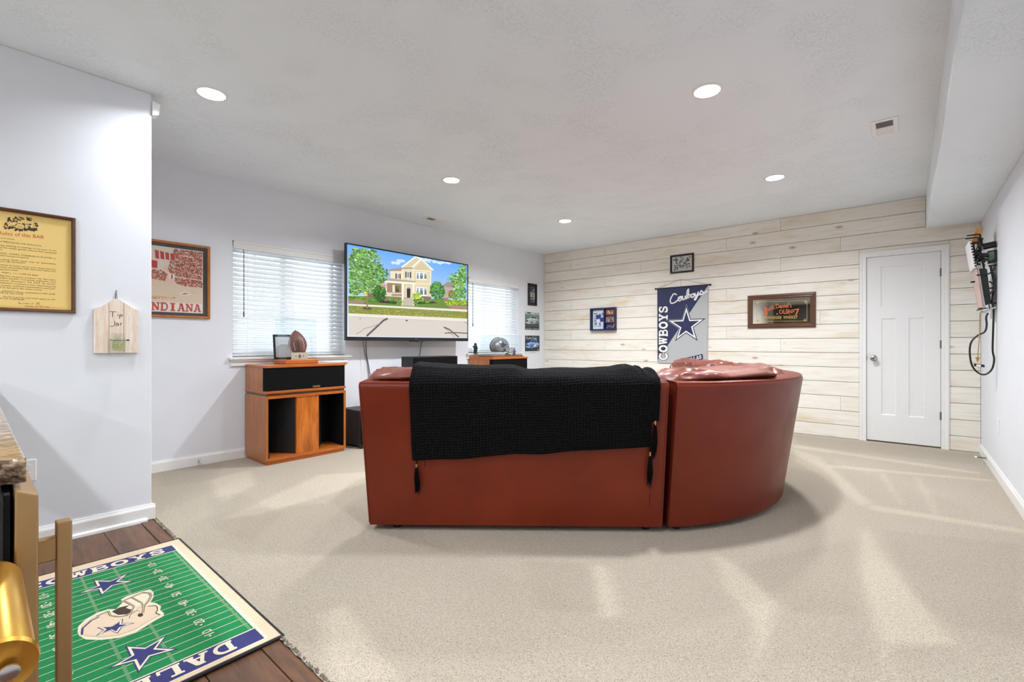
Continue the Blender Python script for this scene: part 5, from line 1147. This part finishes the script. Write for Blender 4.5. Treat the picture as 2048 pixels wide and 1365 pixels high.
ca = o.data.color_attributes.new('Col', 'FLOAT_COLOR', 'CORNER')
for cc in ca.data: cc.color = silver
m = MB(); m.tube([(-.375, .536, KB), (.385, .536, KB)], .009, 8); rd = m.build('rod', 'black_plastic', bn, smooth=True)
for x in (-.378, .388): MB().lathe([(0, -.014), (.011, -.009), (.014, 0), (.011, .009), (0, .014)], 12, Matrix.Translation((x, .536, KB))).build('rod_knob', 'black_plastic', rd, smooth=True)
m = MB(); m.tube([(-.34, .545, KB), (-.013, .648, KB - .004), (.35, .545, KB)], .0018, 5); m.tube([(-.013, .648, KB - .006), (-.013, .54, KB - .004)], .0008, 4); m.build('hanging_cord', 'black_plastic', bn)

fr = FR_B(-1.18, 1.484); X0, X1, Y0, Y1 = -0.367, 0.368, -0.208, 0.210
t8 = hung('whiskey_mirror', 'dark wood framed bar mirror lettered for Tennessee whiskey', 'mirror', fr, X0, X1, Y0, Y1, [(0, 0), (0, .016), (.008, .024), (.022, .026), (.034, .02), (.042, .022), (.058, .010), (.058, .002)], 'frame_dark')
MB().box(X0 + .055, X1 - .055, Y0 + .055, Y1 - .055, .004, .006).build('mirror_glass', 'mirror', t8)
cm = crop(1480, 570, 12.047); Q = lambda x, y: on_frame(fr, *cm(x, y), .007)
pg = Pic(.0064); og = rgb(206, 92, 46); gd = rgb(206, 172, 92)
def mt(txt, xa, ya, xb, yb, hpx, col, lay=1):
    p, q = Q(xa, ya), Q(xb, yb); h_ = abs(Q(xa, ya)[1] - Q(xa, ya - hpx)[1]); text(pg, txt, line_map(p, q, h_), gd if col is og else rgb(96, 70, 30), lay); 
    off = .0016; text(pg, txt, line_map((p[0] - off, p[1] + off), (q[0] - off, q[1] + off), h_), col, lay + 1)
mt('J', 545, 715, 665, 690, 165, og); mt('ack', 668, 640, 855, 575, 105, og); mt('Daniel\u2019s', 870, 568, 1245, 545, 105, og); mt('OLD', 945, 705, 1190, 690, 105, og); mt('No', 1200, 720, 1320, 640, 110, og); mt('7', 1320, 735, 1445, 720, 150, og); mt('TENNESSEE', 600, 832, 1000, 826, 72, gd); mt('WHISKEY', 1045, 826, 1390, 818, 74, gd)
text(pg, '\u0026', line_map(Q(868, 712), Q(930, 706), .012), gd, 2)
bA = [Q(398, 412), Q(1612, 378), Q(1612, 872), Q(398, 882)]
for k in range(4): pg.stroke([bA[k], bA[(k + 1) % 4]], .0035, gd, 1)
for (x, y), (sx, sy) in zip(bA, ((1, -1), (-1, -1), (-1, 1), (1, 1))):
    for k in range(12): pg.blob(x + sx * .028 * r.random(), y + sy * .028 * r.random(), .005, gd, 1, r, 5)
pg.build('gilt_lettering', 'print_gold', t8)

# ------------------------------------------------------------------ wall plates, sensor, door stops
def plate(name, label, fr_, slots=True):
    t_ = thing(name, label, 'outlet', fr_); MB().box(-.035, .035, -.058, .058, 0, .006).build('cover_plate', 'outlet_white', t_, bevel=.003, seg=1)
    if slots:
        for z in (-.02, .02): s_ = MB().lathe([(0, .006), (.016, .006), (.016, .0085), (0, .0085)], 18, Matrix.Translation((0, z, 0))).build('socket', 'outlet_white', t_)
        MB().lathe([(0, .006), (.003, .006), (.003, .0078), (0, .0078)], 8).build('screw', 'steel', t_)
    return t_
plate('wall_outlet', 'white outlet plate low on the right wall', FR_R(5.34, 0.42)); plate('wall_outlet', 'white outlet plate beside the granite counter', FR_J(0.197, 0.405))
sn = thing('motion_sensor', 'small white sensor just below the ceiling on the wall end', 'sensor', frame((XJ - 0.03, YJ, 2.535), (-1, 0, 0), (0, 0, 1)))
MB().hexa([(-.045, -.045, 0), (.045, -.045, 0), (.045, .045, 0), (-.045, .045, 0)], [(-.035, -.03, .035), (.035, -.03, .035), (.035, .04, .045), (-.035, .04, .045)]).build('housing', 'outlet_white', sn, bevel=.004); MB().lathe([(.02, .036), (.016, .046), (0, .05)], 14).build('lens', 'white_trim', sn)
def doorstop(fr_, label, L_):
    t_ = thing('door_stop', label, 'door stop', fr_); MB().tube([(0, 0, .012), (0, 0, .014 + .01)], .011, 12).build('base', 'steel', t_); MB().tube([(0, 0, .022), (0, 0, L_)], .005, 8).build('shaft', 'steel_dark', t_); MB().tube([(0, 0, L_ - .002), (0, 0, L_ + .014)], .009, 10).build('rubber_tip', 'outlet_white', t_)
doorstop(FR_R(5.93, 0.05), 'spring door stop on the right wall baseboard', .075); doorstop(FR_L(1.325, 0.04), 'small metal stop on the left wall baseboard', .03)

# ------------------------------------------------------------------ football-field rug
rug = thing('football_field_rug', 'green football field rug with navy end zones and a helmet', 'rug', Matrix.Translation((0, 0, 0.0)))
KR = 0.0075
RX0, RX1, RY0, RY1 = -3.045, -1.748, 0.035, 0.748
WV = 0.006
def hgt(x, y): return 0.0
m = MB(); m.grid(lambda u, v: Vector((RX0 + (RX1 - RX0) * u, RY0 + (RY1 - RY0) * v, 0.004)), 40, 20); 
MB().prism([(RX0, RY0), (RX1, RY0), (RX1, RY1), (RX0, RY1)], -0.005, KR - .0006).build('rubber_backing', 'dark_rubber', rug)
bw = 0.009
m = MB()
pts = [(RX0, RY0), (RX1, RY0), (RX1, RY1), (RX0, RY1), (RX0, RY0)]
for a, b in zip(pts, pts[1:]): m.tube([(a[0], a[1], 0.003), ((a[0] + b[0]) / 2, (a[1] + b[1]) / 2, 0.003), (b[0], b[1], 0.003)], 0.0065, 8)
m.build('bound_edge', 'dark_rubber', rug)
FRR = Matrix.Identity(4); c3 = crop(60, 1060, 4.475)
Q = lambda x, y: on_frame(FRR, *c3(x, y), KR)
tan = rgb(232, 206, 176); nav = rgb(56, 58, 116); grn = rgb(18, 132, 72); crm = rgb(240, 226, 200)
pg = Pic(KR, .00022); e_ = .004
pg.rect(RX0 + e_, RX1 - e_, RY0 + e_, RY1 - e_, tan, 0)
fx0, fx1, fy0, fy1 = -2.972, -1.778, 0.082, 0.702
pg.rect(fx0 - .006, fx1 + .006, fy0 - .012, fy1 + .006, crm, 1); pg.rect(fx0, fx1, fy0, fy1 - .006, nav, 2)
gx0, gx1 = -2.878, -1.872
pg.rect(gx0 - .006, gx1 + .006, fy0, fy1 - .006, crm, 3); pg.rect(gx0, gx1, fy0, fy1 - .008, grn, 4)
for k in range(1, 20):
    x = gx0 + (gx1 - gx0) * k / 20; pg.rect(x - .0013, x + .0013, fy0, fy1 - .012, crm, 5)
for k in range(101):
    x = gx0 + (gx1 - gx0) * k / 100
    for y in (.682, .446, .331, .094): pg.rect(x - .0009, x + .0009, y - .005, y + .005, crm, 5)
for k, n_ in enumerate(('10', '20', '30', '40', '50', '40', '30', '20', '10')):
    x = gx0 + (gx1 - gx0) * (k + 1) / 10
    text(pg, n_, line_map((x + .02, .588), (x - .02, .588), .032), crm, 6); text(pg, n_, line_map((x - .02, .188), (x + .02, .188), .032), crm, 6)
    if k != 4:
        s_ = 1 if k > 4 else -1
        for y in (.572, .204): pg.poly([(x + s_ * .026, y - .006), (x + s_ * .036, y), (x + s_ * .026, y + .006)], crm, 6)
# end zone lettering, each readable from the field
cw = 0.074
slab(pg, 'COWBOYS', lambda u, v: (-2.893 - v * .064, .145 + u * cw), .92, .08, crm, 6)
dwid = 0.078
slab(pg, 'DALLAS', lambda u, v: (-1.858 + v * .066, .615 - u * dwid), .90, .10, crm, 6)
def rug_star(tips, lay):
    st_ = star_pts([Q(*p) for p in tips]); pg.poly(scaled(st_, 1.12), nav, lay); pg.poly(scaled(st_, .98), crm, lay + 1); pg.poly(scaled(st_, .74), nav, lay + 2)
rug_star([(872, 400), (912, 466), (642, 585), (445, 574), (577, 459)], 7)
rug_star([(1212, 958), (1300, 1076), (975, 1272), (725, 1239), (867, 1052)], 7)
hp = [(425, 920), (432, 870), (500, 805), (600, 748), (700, 716), (770, 715), (830, 655), (812, 630), (860, 602), (1000, 556), (1075, 538), (1105, 562), (1106, 605), (1080, 652), (1130, 662), (1172, 690), (1165, 725), (1200, 752), (1195, 778), (1120, 818), (950, 922), (800, 972), (640, 992), (500, 988), (440, 955)]
pg.poly([Q(*p) for p in hp], crm, 7)
pg.poly([Q(*p) for p in [(445, 915), (470, 858), (560, 792), (660, 748), (760, 782), (860, 772), (930, 742), (965, 702), (1060, 684), (1125, 674), (1148, 700), (1135, 745), (1172, 766), (1100, 806), (940, 902), (790, 956), (620, 970), (500, 958), (455, 938)]], rgb(214, 190, 160), 8)
pg.poly([Q(*p) for p in [(452, 915), (478, 862), (565, 800), (660, 758), (760, 790), (870, 780), (940, 752), (972, 712), (1060, 694), (1120, 686), (1138, 705), (1126, 745), (1158, 766), (1095, 800), (935, 894), (785, 948), (620, 962), (505, 950), (462, 936)]], rgb(234, 210, 182), 9)
pg.poly([Q(*p) for p in [(732, 738), (800, 702), (905, 678), (935, 705), (885, 760), (790, 768)]], rgb(72, 54, 44), 10); pg.poly([Q(*p) for p in [(858, 706), (930, 655), (1000, 662), (1060, 650), (1050, 672), (960, 696), (900, 720)]], crm, 11)
for stt, w_ in (([(838, 640), (1010, 566), (1070, 572), (1085, 598), (1062, 640), (1018, 690), (1010, 748)], .008), ([(835, 640), (880, 662), (930, 692), (905, 745), (860, 772)], .007), ([(905, 608), (1000, 660), (1015, 700)], .006), ([(600, 778), (700, 735), (720, 775), (800, 786), (868, 772)], .006)):
    q = [Q(*p) for p in stt]; pg.stroke(q, w_, rgb(92, 72, 58), 12); pg.stroke(q, w_ * .5, rgb(206, 182, 150), 13)
pg.stroke([Q(*p) for p in ((465, 945), (470, 890), (545, 822), (615, 788))], .006, nav, 12); q = Q(988, 770); pg.disc(q[0], q[1], .016, .008, rgb(72, 56, 46), 12); pg.stroke([Q(*p) for p in spline([(890, 800), (900, 770), (940, 735), (985, 735)])], .002, rgb(96, 76, 62), 12); pg.stroke([Q(*p) for p in spline([(1060, 690), (1130, 690), (1140, 730), (1125, 752), (1165, 768)])], .003, rgb(92, 72, 58), 12)
hs = [(830, 806), (822, 846), (930, 842), (820, 880), (782, 934), (722, 908), (596, 954), (658, 904), (606, 882), (724, 874)]
q = [Q(*p) for p in hs]; pg.poly(scaled(q, 1.06), nav, 10); pg.poly(scaled(q, .93), crm, 11); pg.poly(scaled(q, .68), nav, 12)
pg.build('field_print', 'print_rug', rug)

# ------------------------------------------------------------------ bar end: counter, beverage fridge, brass rail
CT = 0.912
ctr = thing('granite_counter', 'brown granite bar top with a chiselled edge', 'countertop', Matrix.Translation((-0.985, 0.05, CT)))
m = MB(); r = random.Random(3)
def rough_edge(u, v):
    # chiselled end face: u along -Y, v over the thickness
    y = 0.004 - 0.70 * u; z = -0.036 + 0.036 * v
    return Vector((0.007 * noise.noise(Vector((y * 60, z * 70, 2))) + 0.005 * noise.noise(Vector((y * 150, z * 150, 5))) - 0.004 * abs(2 * v - 1) ** 3, y, z))
m.grid(rough_edge, 160, 12); m.build('chiselled_edge', 'granite', ctr)
MB().box(-2.55, -0.004, -0.70, 0.004, -0.036, 0.0).build('slab', 'granite', ctr, bevel=0.003, seg=1)
fg = thing('beverage_fridge', 'bronze steel fridge under the granite counter', 'fridge', Matrix.Translation((-0.96, 0.037, 0)))
MB().box(-0.60, 0.0, -0.58, -0.006, 0.02, 0.868).build('body', 'black_plastic', fg, bevel=0.004)
MB().box(-0.595, -0.005, -0.006, 0.0, 0.10, 0.866).build('gasket', 'black_gap', fg)
dr = MB().hexa([(-0.6, 0.0, 0.10), (0.0, 0.0, 0.10), (0.0, 0.028, 0.10), (-0.6, 0.028, 0.10)], [(-0.6, 0.004, 0.872), (0.0, 0.004, 0.872), (0.0, 0.028, 0.860), (-0.6, 0.028, 0.860)]).build('door', 'bronze_steel', fg, bevel=0.0025, seg=2)
hn = MB().box(-0.062, -0.040, 0.050, 0.068, 0.16, 0.802).build('handle_bar', 'bronze_steel', dr, bevel=0.002)
for z in (0.762, 0.205): MB().box(-0.058, -0.044, 0.028, 0.051, z - .018, z + .018).build('handle_post', 'bronze_steel', dr, bevel=0.0015, seg=1)
for x in (-0.57, -0.03):
    for y in (-0.55, -0.04): MB().lathe([(.02, -0.006), (.02, 0.02)], 12, Matrix.Translation((x, y, 0))).build('foot', 'black_plastic', fg)
A_, B_ = at_depth(-22, 1165, 0.62), at_depth(-5, 1338, 0.50)
br = thing('brass_rail_end', 'polished brass tube with a screwed end cap at the near corner of the bar', 'brass rail', Matrix.Translation(A_))
ax = (B_ - A_); L_ = ax.length; rot = ax.to_track_quat('Z', 'Y').to_matrix().to_4x4()
MB().lathe([(0.0, -0.002), (0.024, -0.002), (0.0295, 0.003), (0.0305, 0.008), (0.0305, L_ - .004), (0.030, L_)], 40, rot).build('tube', 'brass', br, smooth=True)
cp = MB().lathe([(0.0, L_ + .003), (0.022, L_ + .002), (0.0315, L_ + .004), (0.033, L_ - .002), (0.031, L_ - .006)], 40, rot).build('end_cap', 'brass', br, smooth=True)
side = rot @ Vector((1, 0, 0))
MB().lathe([(0.006, L_), (0.009, L_ + .003), (0.009, L_ + .006), (0.006, L_ + .0075), (0.0, L_ + .0075)], 14, Matrix.Translation(RT * 0.012 + Vector((0, 0, -0.002))) @ rot).build('cap_screw', 'steel', cp, smooth=True)
MB().tube([(0, 0, 0.0), (-0.02, -0.004, 0.004), (-0.96 - A_.x + 0.002, -0.006, 0.008)], 0.012, 16).build('mounting_post', 'brass', br, smooth=True)

# ------------------------------------------------------------------ wall contraption on the right wall (seen edge-on)
YN = 5.40
nf = frame((XR, YN, 0), (1, 0, 0), (0, 0, 1))          # local x: from the wall (negative = into the room), y: up, z: towards the camera end
ng = thing('wall_sign', 'edge-on unlit sign of black rods and boxes on the right wall', 'sign', nf)
N = lambda x, y: on_frame(nf, x, y, 0.0)
def slabq(name, q, k0, k1, mat, par=ng, bev=0.002):
    pts = [N(*p) for p in q]; return MB().prism(pts, k0, k1).build(name, mat, par, bevel=bev, seg=1)
slabq('wood_board', [(1953, 455), (1967, 454), (1957, 483), (1943, 484)], -0.16, -0.02, 'orange_wood')
f1 = slabq('white_face', [(1937, 483), (1943, 483), (1953, 536), (1947, 536)], -0.30, 0.0, 'outlet_white')
r = random.Random(2)
for k in range(9):
    v = (k + .5) / 9; x = 1937 + 10 * v + 3; p = N(x + 1.5, 485 + 50 * v)
    MB().lathe([(0, 0), (.007, 0), (.007, .001), (0, .001)], 8, Matrix.Translation((p[0] + .002 * r.random(), p[1], 0.0008))).build('hole', 'black_gap', f1)
def rod(pts, rr, k=0.0, name='rod', mat='black_plastic', par=ng):
    q = []
    for p in pts:
        kk = p[2] if len(p) > 2 else k; a = N(p[0], p[1]); q.append((a[0], a[1], kk))
    return MB().tube(q, rr, 8).build(name, mat, par, smooth=True)
rod([(1934, 471), (1957, 468), (1960, 468), (1966, 492)], .006, -.02); rod([(1931, 478), (1954, 475), (1957, 476), (1963, 502)], .006, .0)
rod([(1946, 486), (1966, 480)], .009, -.03); rod([(1947, 486), (1950, 505), (1956, 530)], .006, -.02); rod([(1956, 480), (1968, 530), (1972, 560)], .007, -.03); rod([(1960, 488), (1952, 500), (1964, 515)], .006); rod([(1966, 476), (1956, 492)], .007, -.02)
for k in range(12):
    a = (1950 + 20 * r.random(), 494 + 36 * r.random()); b = (a[0] + 16 * (r.random() - .4), a[1] + 18 * (r.random() - .5)); rod([a, b], .006 + .006 * r.random(), -.08 + .1 * r.random())
for k in range(5): p = N(1953 + 4 * k, 506 + 4 * (k % 3)); MB().lathe([(0, 0), (.02, .006), (.024, .02), (.018, .05), (0, .056)], 10, Matrix.Translation((p[0], p[1], -.06)) @ Matrix.Rotation(rad(90 * (k % 2)), 4, 'X')).build('electrode_housing', 'black_plastic', ng, smooth=True)
m = MB(); p0 = N(1966, 493); p1 = N(1993, 487); m.tube([(p0[0], p0[1], -.03), (p1[0], p1[1], -.03)], .026, 14); m.build('capacitor', 'black_plastic', ng, smooth=True)
tf = slabq('transformer', [(1976, 502), (1994, 499), (1996, 522), (1978, 526)], -0.09, -0.005, 'black_satin'); slabq('label_plate', [(1977, 505), (1988, 502), (1989, 518), (1979, 521)], -0.005, -0.003, 'green_label', tf, 0)
lb = slabq('light_box', [(1957, 537), (1974, 538), (1983, 606), (1969, 612)], -0.36, -0.005, 'black_plastic')
slabq('face_panel', [(1952.5, 537), (1957, 536), (1969, 612), (1965, 614)], -0.36, -0.012, 'pink_panel', lb); slabq('chrome_rim', [(1955.5, 533), (1958, 533), (1971, 613), (1968, 615)], -0.012, 0.002, 'steel', lb); slabq('chrome_rim', [(1953, 533), (1957, 533), (1958, 537), (1953.5, 537)], -0.37, 0.0, 'steel', lb); slabq('chrome_rim', [(1965, 612), (1970, 611), (1971, 616), (1966, 618)], -0.37, 0.0, 'steel', lb)
rod([(1953, 551), (1978, 548), (1988, 540), (1990, 528)], .006, .004); rod([(1942, 564), (1951, 563)], .007, -.03); rod([(1968, 591), (1980, 588), (1988, 578), (1990, 560), (1981, 530)], .006, .004, 'lead'); rod([(1978, 563), (1988, 569)], .005, .0, 'lead')
slabq('shelf_bracket', [(1962, 625), (1990, 613), (1995, 614), (1972, 626)], -0.10, 0.0, 'steel', ng); rod([(1953, 621), (1976, 616)], .004, .0); rod([(1957, 617), (1975, 616)], .004, -.04); rod([(1977, 600), (1980, 618)], .004, -.02)
for z, k in ((490, 0), (530, 0), (575, -.02), (606, 0)): p = N(1985, z); MB().tube([(-.0005, p[1], -.05 + k), (p[0] - .02, p[1], -.05 + k)], .006, 8).build('standoff', 'black_plastic', ng)
def wire(name, label, pts, rr, mat, k, cat='cord'):
    q = [(*N(x, y), k) for x, y in spline(pts, 5)]; return tag(MB().tube(q, rr, 8).build(name, mat, ng, smooth=True), label)
wire('power_cord', 'thick black cord looping down the right wall from the sign', [(1981, 530), (1985, 548), (1989, 566), (1985, 600), (1988, 620), (1987, 660), (1986, 700), (1989, 720), (1984, 740), (1970, 750), (1955, 745), (1944, 730), (1940, 705), (1943, 685), (1955, 672), (1970, 664), (1974, 650), (1973, 635), (1977, 626)], .0065, 'black_plastic', -.02)
wire('appliance_cord', 'thin amber cord hanging from the sign with a plug', [(1966, 622), (1960, 628), (1959, 650), (1958, 680), (1956, 705), (1955, 722)], .003, 'amber_cord', .01)
pl = MB().tube([(*N(1955, 719), .01), (*N(1955, 724), .01)], .006, 8).build('power_plug', 'amber_cord', ng)
N2 = lambda x, y: (*N(x, y), .01)
MB().lathe([(.004, .0), (.008, -.01), (.013, -.02), (.013, -.03), (0, -.03)], 10, Matrix.Translation(N2(1955, 722)) @ Matrix.Rotation(rad(-90), 4, 'X') @ Matrix.Scale(-1, 4, (0, 0, 1))).build('plug_body', 'amber_cord', pl, smooth=True)
MB().prism([N(*p) for p in [(1947, 727), (1968, 730), (1969, 735), (1948, 733)]], -.005, .03).build('adapter', 'black_plastic', pl, bevel=.003); MB().prism([N(*p) for p in [(1952, 729), (1961, 730), (1961, 734), (1952, 733)]], .03, .0305).build('tag', 'outlet_white', pl)
for x in (1956, 1960): MB().tube([N2(x, 733), N2(x + .5, 738)], .003, 6).build('prong', 'brass', pl)

# unseen cabinet added on the rear wall for a dark mirror reflection
cbn = thing('added_cabinet', 'dark cabinet added on the unseen rear wall to darken the bar mirror', 'cabinet', Matrix.Translation((-2.75, YF, 1.62)))
MB().box(-0.6, 0.6, 0, 0.34, 0, 0.72).build('carcass', 'frame_dark', cbn, bevel=.003)
for x in (-0.595, 0.005):
    dd = MB().box(x, x + 0.59, 0.342, 0.362, 0.005, 0.715).build('cabinet_door', 'black_satin', cbn, bevel=.002); MB().tube([(x + (0.55 if x < 0 else 0.04), 0.38, 0.06), (x + (0.55 if x < 0 else 0.04), 0.38, 0.2)], .006, 8).build('handle', 'steel', dd)
